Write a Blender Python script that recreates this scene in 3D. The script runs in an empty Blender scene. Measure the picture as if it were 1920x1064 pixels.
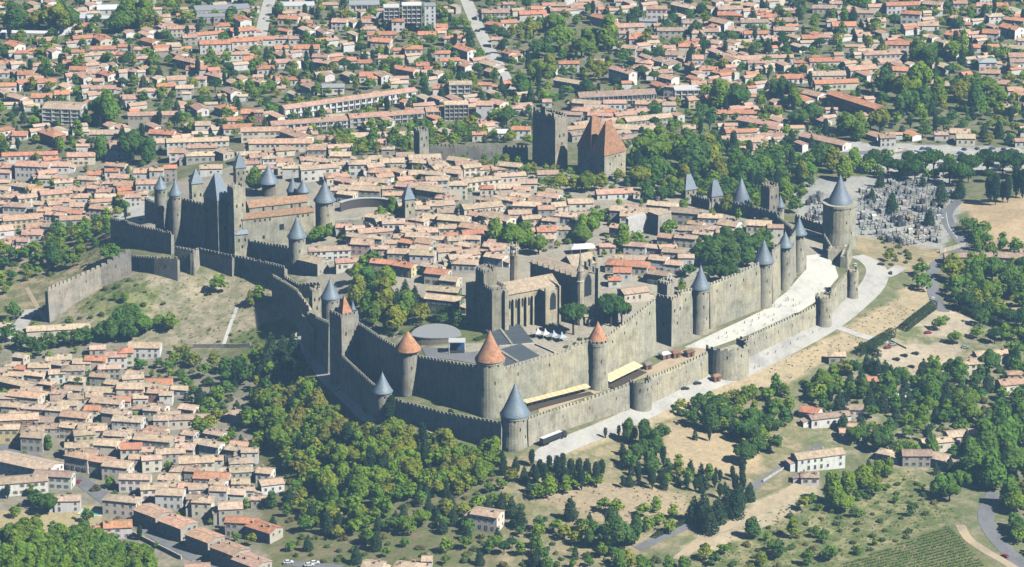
import bpy, math, random
import numpy as np
R = random.Random(11)
SC = bpy.context.scene
COL = SC.collection
rad = math.radians
# ---------------------------------------------------------------- camera, sky, sun, exposure
CAMY, CAMZ, PITCH, FPX = -2004.0, 690.0, 19.0, 7000.0      # focal length in photo pixels (1920 wide)
cd = bpy.data.cameras.new('camera'); cam = bpy.data.objects.new('camera', cd); COL.objects.link(cam)
cam.location = (0, CAMY, CAMZ); cam.rotation_euler = (rad(90-PITCH), 0, 0)
cd.sensor_width = 36; cd.lens = 36*FPX/1920; cd.clip_start = 5; cd.clip_end = 30000
SC.camera = cam
SUN_EL, SUN_AZ = 46.0, -32.0                               # azimuth measured from +x (screen right) towards +y
sx, sy, sz = (math.cos(rad(SUN_EL))*math.cos(rad(SUN_AZ)), math.cos(rad(SUN_EL))*math.sin(rad(SUN_AZ)), math.sin(rad(SUN_EL)))
w = bpy.data.worlds.new('World'); SC.world = w; w.use_nodes = True
nt = w.node_tree; bg = nt.nodes['Background']
sk = nt.nodes.new('ShaderNodeTexSky'); sk.sky_type = 'NISHITA'; sk.sun_disc = False
sk.sun_elevation = rad(SUN_EL); sk.sun_rotation = math.atan2(sx, sy); sk.altitude = 150; sk.air_density = 0.6; sk.dust_density = 0.1; sk.ozone_density = 2.0
nt.links.new(sk.outputs[0], bg.inputs[0]); bg.inputs[1].default_value = 0.05
sl = bpy.data.lights.new('sun', 'SUN'); sl.energy = 5.0; sl.angle = rad(0.53); sl.color = (1.0, 0.975, 0.89)
so = bpy.data.objects.new('sun', sl); COL.objects.link(so)
from mathutils import Vector
so.rotation_euler = Vector((sx, sy, sz)).to_track_quat('Z', 'Y').to_euler(); so.location = (300, -200, 400)
SC.view_settings.view_transform = 'Standard'; SC.view_settings.look = 'None'
SC.view_settings.exposure = 0.66; SC.view_settings.gamma = 1.0
cy = SC.cycles
cy.use_denoising = True; cy.max_bounces = 4; cy.diffuse_bounces = 0; cy.glossy_bounces = 2
cy.transmission_bounces = 2; cy.volume_bounces = 0; cy.transparent_max_bounces = 4
cy.caustics_reflective = False; cy.caustics_refractive = False
# ---------------------------------------------------------------- photo pixel <-> place
CD, SD = math.cos(rad(PITCH)), math.sin(rad(PITCH))
def ray(u, v):
    a, b = (u-960)/FPX, -(v-532)/FPX
    return a, CD+b*SD, -SD+b*CD
def at(u, v, z):
    dx, dy, dz = ray(u, v); t = (z-CAMZ)/dz
    return t*dx, CAMY+t*dy
def proj(x, y, z):
    X, Y, Z = x, y-CAMY, z-CAMZ
    d = Y*CD-Z*SD; up = Y*SD+Z*CD
    return 960+FPX*X/d, 532-FPX*up/d
def scale_at(y, z=0): return FPX/((y-CAMY)*CD-(z-CAMZ)*SD)      # photo pixels per metre
def top_z(y, v):
    _, dy, dz = ray(960, v); return CAMZ+(y-CAMY)*dz/dy
# terrain: heights at places known from the photograph, interpolated
CTRL = '''0 1064 -34|0 950 -34|150 900 -33|300 1000 -31|450 1050 -28|0 780 -34|150 760 -33|330 860 -32|480 850 -30|0 640 -33|200 650 -31|330 660 -28|430 660 -24|480 760 -26|560 800 -20|560 900 -24|620 1000 -24|520 960 -28|760 1040 -20
100 610 -30|40 560 -31|0 450 -32|100 420 -30|200 440 -14|0 300 -30|200 330 -26|330 300 -16|95 500 -26|180 500 -18|230 500 -10|260 525 -8|350 520 -7|440 515 -6|520 545 -6|380 560 -14|300 580 -19|450 590 -15|520 620 -16|560 600 -8|590 650 -8|640 725 -6|690 790 -5|600 740 -13|650 800 -12
720 795 -4|830 820 -3|930 835 -2|1000 838 0|1080 800 0|1190 768 1|1330 704 2|1400 672 3|1530 609 4|1590 557 4|1640 510 2|1660 460 -3
760 760 3|840 775 3|900 782 3|970 772 3|1060 760 3|1130 730 4|1230 690 4|1300 650 5|1400 605 6|1480 560 7|1520 500 7|1560 470 6
740 700 8|830 650 9|930 640 10|1000 640 10|1080 615 11|900 560 11|800 540 9|700 520 8|640 560 6|1000 480 11|1150 560 12|1250 500 12|1350 470 12|1430 430 11|1200 430 10|1100 400 9|900 400 9|750 430 9|680 440 8|600 440 7|520 450 6|440 440 5|330 420 4|260 420 3
700 330 4|560 330 2|850 310 3|1000 320 4|1150 330 4|1250 340 3|1350 380 4|1420 400 6|900 265 -6|700 270 -8|1050 260 -6
600 200 -14|300 200 -18|100 150 -20|100 270 -24|450 260 -12|800 180 -12|1000 150 -12|1250 180 -10|1500 200 -8|1750 180 -8|1900 150 -8|0 0 -22|400 0 -20|800 0 -16|1200 0 -14|1600 0 -12|1920 0 -10
1620 420 0|1700 380 -2|1780 340 -3|1850 290 -5|1600 300 -5|1880 420 3|1820 460 -3|1920 380 4|1740 470 -4|1700 560 -3|1760 620 -5|1700 680 -7|1850 600 -8|1900 700 -10|1580 720 -5|1500 690 -1|1450 720 -4|1350 760 -5|1250 790 -4|1150 830 -4|1060 860 -3
1000 880 -7|1100 900 -8|1300 850 -8|1250 930 -11|1000 960 -14|1150 1000 -16|1380 920 -13|1500 850 -13|1600 800 -13|1750 830 -15|1900 850 -17|1450 1000 -17|1650 940 -16|1800 1000 -16|1920 1060 -20|1300 1060 -19|1000 1060 -20|850 960 -16|880 880 -9|780 900 -13|700 850 -10|1920 500 -4'''
cp = np.array([[float(q) for q in s.split()] for s in CTRL.replace('\n', '|').split('|')])
cxy = np.array([at(u, v, z) for u, v, z in cp]); cz = cp[:, 2]
def _ker(a, b):
    d = np.sqrt(((a[:, None, :]-b[None, :, :])**2).sum(-1)); return d
_K = _ker(cxy, cxy)-np.eye(len(cxy))*6.0
_A = np.block([[_K, np.ones((len(cxy), 1))], [np.ones((1, len(cxy))), np.zeros((1, 1))]])
_w = np.linalg.solve(_A, np.append(cz, 0.0))
HAZE = 0.00011
STEP = 4.0
gx = np.arange(-420, 421, STEP); gy = np.arange(-460, 761, STEP)
ext = np.array([12, 30, 70, 150, 320, 700, 1500, 3200, 6000.])
gx = np.concatenate([gx[0]-ext[::-1], gx, gx[-1]+ext]); gy = np.concatenate([gy[0]-ext[::-1], gy, gy[-1]+ext])
GX, GY = np.meshgrid(np.clip(gx, -470, 470), np.clip(gy, -500, 800))
P = np.stack([GX.ravel(), GY.ravel()], 1)
GZ = np.concatenate([_ker(c, cxy)@_w[:-1]+_w[-1] for c in np.array_split(P, 20)])
GZ = np.clip(GZ, -36, 15).reshape(GX.shape)
_gz = GZ.tolist(); _x0, _y0 = float(gx[9]), float(gy[9]); _nx, _ny = len(gx), len(gy)
def hgt(x, y):
    fx = min(max((x-_x0)/STEP+9, 9), _nx-11); fy = min(max((y-_y0)/STEP+9, 9), _ny-11)
    i, j = int(fx), int(fy); a, b = fx-i, fy-j
    r0, r1 = _gz[j], _gz[j+1]
    return (r0[i]*(1-a)+r0[i+1]*a)*(1-b)+(r1[i]*(1-a)+r1[i+1]*a)*b
def ground(u, v, off=0.0):
    """first point on the line of sight that is `off` metres above the terrain"""
    dx, dy, dz = ray(u, v)
    z = 16.0+off; prev = None
    while z > -40+off:
        t = (z-CAMZ)/dz; x, y = t*dx, CAMY+t*dy; g = z-off-hgt(x, y)
        if g <= 0:
            if prev:
                k = prev[3]/(prev[3]-g)
                return prev[0]+(x-prev[0])*k, prev[1]+(y-prev[1])*k, prev[2]+(z-prev[2])*k-off
            return x, y, z-off
        prev = (x, y, z, g); z -= 0.5
    return x, y, hgt(x, y)
# ---------------------------------------------------------------- materials
def ramp(nt, fac, stops):
    r = nt.nodes.new('ShaderNodeValToRGB'); e = r.color_ramp.elements
    while len(e) < len(stops): e.new(0.5)
    for k, (p, c) in enumerate(stops): e[k].position = p; e[k].color = (*c, 1) if len(c) == 3 else c
    nt.links.new(fac, r.inputs[0]); return r.outputs[0]
def noise(nt, vec, scale, detail=3, rough=0.6):
    n = nt.nodes.new('ShaderNodeTexNoise'); n.inputs['Scale'].default_value = scale
    n.inputs['Detail'].default_value = detail; n.inputs['Roughness'].default_value = rough
    if vec is not None: nt.links.new(vec, n.inputs['Vector'])
    return n.outputs[0]
def mul(nt, a, b, fac=1.0, mode='MULTIPLY'):
    m = nt.nodes.new('ShaderNodeMix'); m.data_type = 'RGBA'; m.blend_type = mode
    if isinstance(fac, float): m.inputs[0].default_value = fac
    else: nt.links.new(fac, m.inputs[0])
    for s, k in ((a, 6), (b, 7)):
        if isinstance(s, tuple): m.inputs[k].default_value = (*s, 1)
        else: nt.links.new(s, m.inputs[k])
    return m.outputs[2]
def mapping(nt, vec, sc):
    m = nt.nodes.new('ShaderNodeMapping'); m.inputs['Scale'].default_value = sc; nt.links.new(vec, m.inputs[0]); return m.outputs[0]
def new_mat(name, rough=0.85, spec=0.3):
    m = bpy.data.materials.new(name); m.use_nodes = True; nt = m.node_tree; b = nt.nodes['Principled BSDF']
    b.inputs['Roughness'].default_value = rough; b.inputs['Specular IOR Level'].default_value = spec
    return m, nt, b
def bump(nt, b, h, strength, dist):
    n = nt.nodes.new('ShaderNodeBump'); n.inputs['Strength'].default_value = strength; n.inputs['Distance'].default_value = dist
    nt.links.new(h, n.inputs['Height']); nt.links.new(n.outputs[0], b.inputs['Normal'])
M = {}
def mk():
    def coords(nt, geo=False):
        if geo: return nt.nodes.new('ShaderNodeNewGeometry').outputs['Position']
        return nt.nodes.new('ShaderNodeTexCoord').outputs['Object']
    def ocol(nt): return nt.nodes.new('ShaderNodeObjectInfo').outputs['Color']
    # clay tiles: base colour per roof, courses of channel tiles, patches of replaced tiles and lichen
    m, nt, b = new_mat('clay_tiles', 0.9, 0.15); c = coords(nt)
    n1 = ramp(nt, noise(nt, c, 0.55, 4), [(0.28, (0.66, 0.65, 0.64)), (0.52, (1, 1, 1)), (0.74, (1.28, 1.22, 1.12))])
    n2 = ramp(nt, noise(nt, mapping(nt, c, (1.6, 0.25, 0.6)), 1.0, 2), [(0.3, (0.80, 0.80, 0.80)), (0.7, (1.13, 1.13, 1.13))])
    col = mul(nt, mul(nt, ocol(nt), n1), n2)
    lich = ramp(nt, noise(nt, coords(nt, True), 0.09, 5, 0.7), [(0.52, (0, 0, 0)), (0.72, (1, 1, 1))])
    col = mul(nt, col, (0.30, 0.25, 0.19), mul(nt, lich, (0.45, 0.45, 0.45)), 'MIX')
    nt.links.new(col, b.inputs['Base Color'])
    wv = nt.nodes.new('ShaderNodeTexWave'); wv.bands_direction = 'X'; wv.inputs['Scale'].default_value = 1.3; wv.inputs['Distortion'].default_value = 0.6
    nt.links.new(c, wv.inputs[0]); bump(nt, b, wv.outputs['Fac'], 0.5, 0.1); M['tile'] = m
    # plaster
    m, nt, b = new_mat('plaster', 0.9, 0.2); c = coords(nt)
    n1 = ramp(nt, noise(nt, c, 0.35, 4), [(0.3, (0.86, 0.85, 0.83)), (0.65, (1.06, 1.05, 1.04))])
    n2 = ramp(nt, noise(nt, mapping(nt, c, (1.2, 1.2, 0.25)), 1.3, 3), [(0.3, (0.84, 0.83, 0.81)), (0.6, (1.04, 1.04, 1.04))])
    nt.links.new(mul(nt, mul(nt, ocol(nt), n1), n2), b.inputs['Base Color']); M['plaster'] = m
    # rubble and ashlar stone
    m, nt, b = new_mat('stone', 0.92, 0.15); c = coords(nt)
    br = nt.nodes.new('ShaderNodeTexVoronoi'); br.inputs['Scale'].default_value = 1.5
    nt.links.new(mapping(nt, c, (1, 1, 1.7)), br.inputs['Vector'])
    n0 = ramp(nt, br.outputs['Color'], [(0.0, (0.80, 0.79, 0.77)), (0.6, (1.0, 1.0, 1.0)), (1.0, (1.18, 1.16, 1.12))])
    n1 = ramp(nt, noise(nt, coords(nt, True), 0.16, 5, 0.65), [(0.3, (0.66, 0.64, 0.61)), (0.5, (1, 1, 1)), (0.72, (1.2, 1.17, 1.1))])
    n2 = ramp(nt, noise(nt, mapping(nt, coords(nt, True), (0.9, 0.9, 0.12)), 1.0, 3), [(0.3, (0.76, 0.75, 0.73)), (0.62, (1.06, 1.05, 1.04))])
    n3 = ramp(nt, noise(nt, coords(nt, True), 0.035, 3, 0.5), [(0.38, (0.86, 0.88, 0.90)), (0.5, (1, 1, 1)), (0.62, (1.1, 1.06, 0.98))])
    nt.links.new(mul(nt, mul(nt, mul(nt, mul(nt, ocol(nt), n0), n1), n2), n3), b.inputs['Base Color'])
    bump(nt, b, noise(nt, c, 2.2, 4), 0.7, 0.25); M['stone'] = m
    # slate
    m, nt, b = new_mat('slate', 0.42, 0.6); c = coords(nt)
    n1 = ramp(nt, noise(nt, mapping(nt, c, (1.5, 1.5, 0.35)), 1.2, 4), [(0.3, (0.72, 0.74, 0.77)), (0.7, (1.18, 1.16, 1.14))])
    wv = nt.nodes.new('ShaderNodeTexWave'); wv.bands_direction = 'Z'; wv.inputs['Scale'].default_value = 0.45; wv.inputs['Distortion'].default_value = 1.2; nt.links.new(c, wv.inputs[0])
    nt.links.new(mul(nt, mul(nt, ocol(nt), n1), ramp(nt, wv.outputs['Fac'], [(0, (0.82,)*3), (1, (1.1,)*3)])), b.inputs['Base Color'])
    bump(nt, b, noise(nt, mapping(nt, c, (2, 2, 5)), 1.4, 2), 0.6, 0.2); M['slate'] = m
    # panes, flat paints, bark
    m, nt, b = new_mat('pane', 0.18, 0.5); b.inputs['Base Color'].default_value = (0.035, 0.045, 0.055, 1); M['pane'] = m
    m, nt, b = new_mat('paint', 0.45, 0.4); nt.links.new(mul(nt, ocol(nt), ramp(nt, noise(nt, coords(nt), 0.8), [(0.3, (0.93,)*3), (0.7, (1.04,)*3)])), b.inputs['Base Color']); M['paint'] = m
    m, nt, b = new_mat('cloth', 0.8, 0.2); nt.links.new(ocol(nt), b.inputs['Base Color']); M['cloth'] = m
    m, nt, b = new_mat('frame_white', 0.6, 0.3); b.inputs['Base Color'].default_value = (0.62, 0.6, 0.56, 1); M['frame'] = m
    m, nt, b = new_mat('dark_rubber', 0.7, 0.2); b.inputs['Base Color'].default_value = (0.02, 0.02, 0.022, 1); M['rubber'] = m
    m, nt, b = new_mat('bark', 0.95, 0.1); b.inputs['Base Color'].default_value = (0.10, 0.075, 0.055, 1); M['bark'] = m
    m, nt, b = new_mat('pool_water', 0.08, 0.5); b.inputs['Base Color'].default_value = (0.10, 0.42, 0.38, 1); M['water'] = m
    # foliage: per-tree colour, light and dark clumps, a little light through the leaves
    for nm in ('foliage', 'foliage_mass'):
        m, nt, b = new_mat(nm, 0.75, 0.2)
        if nm == 'foliage': base = ocol(nt); c = coords(nt)
        else:
            a = nt.nodes.new('ShaderNodeAttribute'); a.attribute_name = 'Col'; base = a.outputs['Color']; c = coords(nt, True)
        wob = ramp(nt, noise(nt, c if nm == 'foliage_mass' else c, 0.5 if nm == 'foliage_mass' else 2.6, 3), [(0.3, (0.74, 0.76, 0.74)), (0.5, (1, 1, 1)), (0.72, (1.28, 1.22, 1.15))])
        col = mul(nt, base, wob)
        nt.links.new(col, b.inputs['Base Color'])
        tr = nt.nodes.new('ShaderNodeBsdfTranslucent'); nt.links.new(mul(nt, col, (1.15, 1.2, 0.8)), tr.inputs[0])
        mx = nt.nodes.new('ShaderNodeMixShader'); mx.inputs[0].default_value = 0.5
        nt.links.new(b.outputs[0], mx.inputs[1]); nt.links.new(tr.outputs[0], mx.inputs[2])
        nt.links.new(mx.outputs[0], nt.nodes['Material Output'].inputs[0]); M[nm] = m
    # ground sheet: land cover from the vertex attribute, broken up by noise
    m, nt, b = new_mat('land', 0.95, 0.1); p = coords(nt, True)
    a = nt.nodes.new('ShaderNodeAttribute'); a.attribute_name = 'Col'
    n1 = ramp(nt, noise(nt, p, 0.035, 6, 0.7), [(0.3, (0.72, 0.74, 0.70)), (0.5, (1, 1, 1)), (0.7, (1.2, 1.16, 1.08))])
    n2 = ramp(nt, noise(nt, p, 0.45, 5, 0.75), [(0.3, (0.70, 0.70, 0.68)), (0.5, (1, 1, 1)), (0.7, (1.22, 1.2, 1.15))])
    col = mul(nt, mul(nt, a.outputs['Color'], n1), n2)
    a2 = nt.nodes.new('ShaderNodeAttribute'); a2.attribute_name = 'Green'
    g = nt.nodes.new('ShaderNodeMath'); g.operation = 'MULTIPLY'; nt.links.new(a2.outputs['Fac'], g.inputs[0])
    nt.links.new(ramp(nt, noise(nt, p, 0.11, 6, 0.75), [(0.42, (0, 0, 0)), (0.56, (1, 1, 1))]), g.inputs[1])
    col = mul(nt, col, mul(nt, (0.125, 0.165, 0.05), n2), g.outputs[0], 'MIX')
    nt.links.new(col, b.inputs['Base Color']); bump(nt, b, noise(nt, p, 0.8, 5), 0.5, 0.4); M['land'] = m
    # road surfaces
    for nm, c0 in (('gravel', (0.53, 0.51, 0.47)), ('asphalt', (0.22, 0.22, 0.23)), ('chalk', (0.66, 0.64, 0.58)), ('dirt', (0.50, 0.40, 0.27)), ('paving', (0.36, 0.33, 0.29)), ('road_paint', (0.75, 0.75, 0.73))):
        m, nt, b = new_mat(nm, 0.93, 0.12); p = coords(nt, True)
        n1 = ramp(nt, noise(nt, mapping(nt, p, (1, .6, 1)), 0.07, 6, 0.75), [(0.32, (0.72, 0.72, 0.73)), (0.5, (1, 1, 1)), (0.68, (1.14, 1.12, 1.07))])
        n2 = ramp(nt, noise(nt, p, 0.9, 4, 0.7), [(0.3, (0.86,)*3), (0.7, (1.1,)*3)])
        nt.links.new(mul(nt, mul(nt, n1, n2), c0), b.inputs['Base Color']); M[nm] = m
mk()
# ---------------------------------------------------------------- mesh helpers
class MB:
    def __init__(s): s.v = []; s.f = []; s.m = []
    def add(s, vs, fs, mi=0):
        n = len(s.v); s.v += vs; s.f += [tuple(i+n for i in f) for f in fs]; s.m += [mi]*len(fs)
    def hexa(s, q, mi=0):            # q: 8 points, bottom 4 ccw then top 4
        s.add(list(q), [(3, 2, 1, 0), (4, 5, 6, 7), (0, 1, 5, 4), (1, 2, 6, 5), (2, 3, 7, 6), (3, 0, 4, 7)], mi)
    def box(s, x0, x1, y0, y1, z0, z1, mi=0):
        s.hexa([(x0, y0, z0), (x1, y0, z0), (x1, y1, z0), (x0, y1, z0), (x0, y0, z1), (x1, y0, z1), (x1, y1, z1), (x0, y1, z1)], mi)
    def obox(s, cx, cy, ang, l, w, z0, z1, mi=0):
        c, n = math.cos(ang), math.sin(ang)
        q = [(cx+c*a-n*b, cy+n*a+c*b) for a, b in ((-l/2, -w/2), (l/2, -w/2), (l/2, w/2), (-l/2, w/2))]
        s.hexa([(*p, z0) for p in q]+[(*p, z1) for p in q], mi)
    def prism(s, poly, z0, z1, mi=0):
        n = len(poly); z0 = z0 if isinstance(z0, (list, tuple)) else [z0]*n; z1 = z1 if isinstance(z1, (list, tuple)) else [z1]*n
        vs = [(x, y, z) for (x, y), z in zip(poly, z0)]+[(x, y, z) for (x, y), z in zip(poly, z1)]
        s.add(vs, [tuple(range(n-1, -1, -1)), tuple(range(n, 2*n))]+[(i, (i+1) % n, n+(i+1) % n, n+i) for i in range(n)], mi)
    def lathe(s, cx, cy, prof, n=20, a0=0.0, mi=0):       # prof: (r, z) upward; closed at r=0
        rings = []; vs = []; fs = []
        for r, z in prof:
            if r <= 1e-6: rings.append([len(vs)]); vs.append((cx, cy, z))
            else:
                rings.append(list(range(len(vs), len(vs)+n)))
                vs += [(cx+r*math.cos(a0+2*math.pi*k/n), cy+r*math.sin(a0+2*math.pi*k/n), z) for k in range(n)]
        for A, B in zip(rings, rings[1:]):
            for k in range(n):
                k2 = (k+1) % n
                if len(A) == 1: fs.append((A[0], B[k2], B[k]))
                elif len(B) == 1: fs.append((A[k], A[k2], B[0]))
                else: fs.append((A[k], A[k2], B[k2], B[k]))
        if len(rings[0]) > 1: fs.append(tuple(rings[0][::-1]))
        if len(rings[-1]) > 1: fs.append(tuple(rings[-1]))
        s.add(vs, fs, mi)
    def tube(s, p, q, r0, r1, n=6, mi=0):
        p, q = Vector(p), Vector(q); d = (q-p).normalized(); a = d.orthogonal().normalized(); b = d.cross(a)
        vs = [tuple(o+r*(math.cos(2*math.pi*k/n)*a+math.sin(2*math.pi*k/n)*b)) for o, r in ((p, r0), (q, r1)) for k in range(n)]
        s.add(vs, [tuple(range(n-1, -1, -1)), tuple(range(n, 2*n))]+[(i, (i+1) % n, n+(i+1) % n, n+i) for i in range(n)], mi)
    def mesh(s, name, mats, smooth=False):
        me = bpy.data.meshes.new(name); me.from_pydata(s.v, [], s.f)
        for m in (mats if isinstance(mats, (list, tuple)) else [mats]): me.materials.append(M[m] if isinstance(m, str) else m)
        if any(s.m): me.polygons.foreach_set('material_index', s.m)
        if smooth: me.polygons.foreach_set('use_smooth', [True]*len(s.f))
        me.update(); return me
    def build(s, name, mats, parent=None, color=(1, 1, 1), smooth=False):
        if parent is not None and parent.get('_o') is not None:
            ox, oy, oz = parent['_o']; s.v = [(x-ox, y-oy, z-oz) for x, y, z in s.v]
        return link(name, s.mesh(name, mats, smooth), parent, color)
def link(name, me, parent=None, color=(1, 1, 1)):
    o = bpy.data.objects.new(name, me); COL.objects.link(o); o.parent = parent
    o.color = (*color, 1); return o
def thing(name, label, cat, loc, rz=0.0, group=None, world=True):
    """an Empty at the base; parts built with world coordinates when world=True, else in its own frame"""
    o = bpy.data.objects.new(name, None); COL.objects.link(o); o.location = loc; o.rotation_euler = (0, 0, rz); o.empty_display_size = 0.5
    tag(o, label, cat, group)
    if world: o['_o'] = [float(q) for q in loc]
    return o
def tag(o, label=None, cat=None, group=None, kind=None):
    if label: o['label'] = label
    if cat: o['category'] = cat
    if group: o['group'] = group
    if kind: o['kind'] = kind
    return o
def jit(c, a=0.08):
    k = 1+R.uniform(-a, a); return tuple(max(0, min(0.95, q*k*(1+R.uniform(-a*.35, a*.35)))) for q in c)
def inpoly(x, y, p):
    c = False; j = len(p)-1
    for i in range(len(p)):
        if (p[i][1] > y) != (p[j][1] > y) and x < (p[j][0]-p[i][0])*(y-p[i][1])/(p[j][1]-p[i][1])+p[i][0]: c = not c
        j = i
    return c
def pp(s): return [tuple(float(q) for q in t.split(',')) for t in s.split()]
FOOT = []          # circles (x, y, r) that trees keep clear of
# ---------------------------------------------------------------- ground sheet
import bmesh
DRY, DRY2, GRN, TOWN = (0.43, 0.34, 0.22), (0.50, 0.40, 0.26), (0.11, 0.14, 0.045), (0.40, 0.36, 0.29)
ZONES = [(pp('-50,-50 1970,-50 1970,330 1300,300 760,330 560,320 300,300 -50,290'), (0.27, 0.24, 0.17), .75),
 (pp('-50,290 300,300 330,400 210,440 90,470 -50,500'), (0.34, 0.30, 0.24), .35),
 (pp('-50,500 90,470 210,440 210,500 100,560 0,600 -50,600'), DRY, .75),
 (pp('-50,600 300,640 480,700 520,830 520,1064 -50,1064'), (0.33, 0.29, 0.23), .35),
 (pp('60,590 250,500 520,530 560,600 548,640 430,655 280,650 130,610'), (0.44, 0.37, 0.27), .55),
 (pp('130,560 240,520 300,540 270,600 170,600'), (0.30, 0.30, 0.14), 1.0), (pp('420,650 480,610 560,590 560,650 480,665'), (0.2, 0.22, 0.08), .8),
 (pp('480,680 560,650 690,790 960,850 960,930 940,1064 500,1064 480,830'), (0.24, 0.20, 0.12), .75),
 (pp('940,850 1140,830 1260,760 1440,740 1520,800 1480,900 1330,980 1180,1064 940,1064'), (0.38, 0.31, 0.20), .6),
 (pp('940,895 1140,905 1290,925 1290,955 1180,985 990,935'), (0.43, 0.34, 0.23), .1),
 (pp('1490,455 1540,440 1560,475 1512,480'), (0.36, 0.33, 0.2), .6), (pp('1240,795 1300,790 1420,850 1430,885 1330,895 1250,870'), (0.47, 0.37, 0.24), .08),
 (pp('1120,790 1290,730 1420,690 1540,640 1680,560 1690,540 1750,530 1740,600 1650,640 1560,670 1480,720 1350,745 1250,790 1060,860'), DRY2, .12),
 (pp('1800,380 1960,360 1960,480 1850,475'), (0.53, 0.40, 0.25), 0), (pp('1600,440 1660,440 1780,480 1740,530 1660,500 1600,470'), DRY, .35),
 (pp('1480,340 1780,320 1800,400 1770,470 1640,445 1500,440'), (0.42, 0.41, 0.39), .1),
 (pp('1560,265 1700,270 1970,280 1970,318 1720,325 1560,320'), (0.52, 0.50, 0.47), .05),
 (pp('1540,690 1700,620 1960,540 1960,900 1700,880 1520,830'), (0.36, 0.31, 0.21), .8), (pp('1650,650 1800,640 1800,700 1720,730 1660,715'), (0.50, 0.42, 0.31), .0), (pp('1715,600 1770,575 1830,600 1820,640 1730,630'), (0.5, 0.42, 0.31), .0),
 (pp('1430,960 1700,880 1800,970 1560,1064 1300,1064'), (0.34, 0.31, 0.16), .95), (pp('1560,1064 1780,985 1860,1064'), (0.26, 0.23, 0.12), .6),
 (pp('1270,1030 1400,950 1520,890 1545,930 1450,985 1320,1045'), (0.50, 0.42, 0.29), .1), (pp('-20,960 180,945 210,990 110,1000 -20,1000'), (0.46, 0.38, 0.22), .1),
 (pp('210,420 330,340 480,300 700,310 1000,320 1300,350 1480,420 1560,470 1300,640 1000,740 920,690 680,620 560,520 360,470'), TOWN, .0),
 (pp('640,545 800,560 890,610 920,640 800,650 700,610'), (0.18, 0.19, 0.08), .7)]
cols = np.zeros((_ny, _nx, 4)); grn = np.zeros((_ny, _nx))
for j in range(_ny):
    for i in range(_nx):
        c, g = (0.26, 0.24, 0.15), .7
        if 8 <= i <= _nx-9 and 8 <= j <= _ny-9:
            u, v = proj(gx[i], gy[j], _gz[j][i])
            for p, cc, gg in ZONES:
                if inpoly(u, v, p): c, g = cc, gg
        cols[j, i] = (*c, 1); grn[j, i] = g
vx = np.stack([np.broadcast_to(gx, (_ny, _nx)), np.broadcast_to(gy[:, None], (_ny, _nx)), GZ], -1).reshape(-1, 3)
idx = np.arange(_nx*_ny).reshape(_ny, _nx)
fc = np.stack([idx[:-1, :-1], idx[:-1, 1:], idx[1:, 1:], idx[1:, :-1]], -1).reshape(-1, 4)
me = bpy.data.meshes.new('ground'); me.from_pydata(vx.tolist(), [], fc.tolist()); me.materials.append(M['land'])
a = me.attributes.new('Col', 'FLOAT_COLOR', 'POINT'); a.data.foreach_set('color', cols.reshape(-1))
a = me.attributes.new('Green', 'FLOAT', 'POINT'); a.data.foreach_set('value', grn.reshape(-1))
me.polygons.foreach_set('use_smooth', [True]*len(fc))
gnd = link('ground', me); tag(gnd, 'dry hillside and town ground under the citadel', 'ground', kind='structure')
# ---------------------------------------------------------------- sheets laid on the ground
def sheet_world(name, poly, mat, dz, label, cat, kind='structure', zf=None):
    bm = bmesh.new(); vs = [bm.verts.new((x, y, 0)) for x, y in poly]; bm.faces.new(vs)
    xs, ys = [p[0] for p in poly], [p[1] for p in poly]
    for ax, lo, hi in ((0, min(xs), max(xs)), (1, min(ys), max(ys))):
        k = math.ceil(lo/STEP)*STEP
        while k < hi:
            co = [0, 0, 0]; no = [0, 0, 0]; co[ax] = k; no[ax] = 1
            bmesh.ops.bisect_plane(bm, geom=bm.verts[:]+bm.edges[:]+bm.faces[:], plane_co=co, plane_no=no); k += STEP
    for v in bm.verts: v.co.z = (zf or hgt)(v.co.x, v.co.y)+dz
    bmesh.ops.recalc_face_normals(bm, faces=bm.faces)
    if sum(f.normal.z for f in bm.faces) < 0: bmesh.ops.reverse_faces(bm, faces=bm.faces)
    me = bpy.data.meshes.new(name); bm.to_mesh(me); bm.free(); me.materials.append(M[mat])
    return tag(link(name, me), label, cat, kind=kind)
def sheet(name, s, mat, dz, label, cat, kind='structure'):
    return sheet_world(name, [ground(u, v)[:2] for u, v in pp(s)], mat, dz, label, cat, kind)
def smooth(pts, n=6):
    out = []; q = [pts[0]]+pts+[pts[-1]]
    for i in range(1, len(q)-2):
        p0, p1, p2, p3 = (np.array(q[k]) for k in (i-1, i, i+1, i+2))
        for t in np.linspace(0, 1, n, endpoint=False):
            out.append(tuple(0.5*((2*p1)+(-p0+p2)*t+(2*p0-5*p1+4*p2-p3)*t*t+(-p0+3*p1-3*p2+p3)*t**3)))
    return out+[tuple(q[-2])]
ROADS = []
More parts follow.
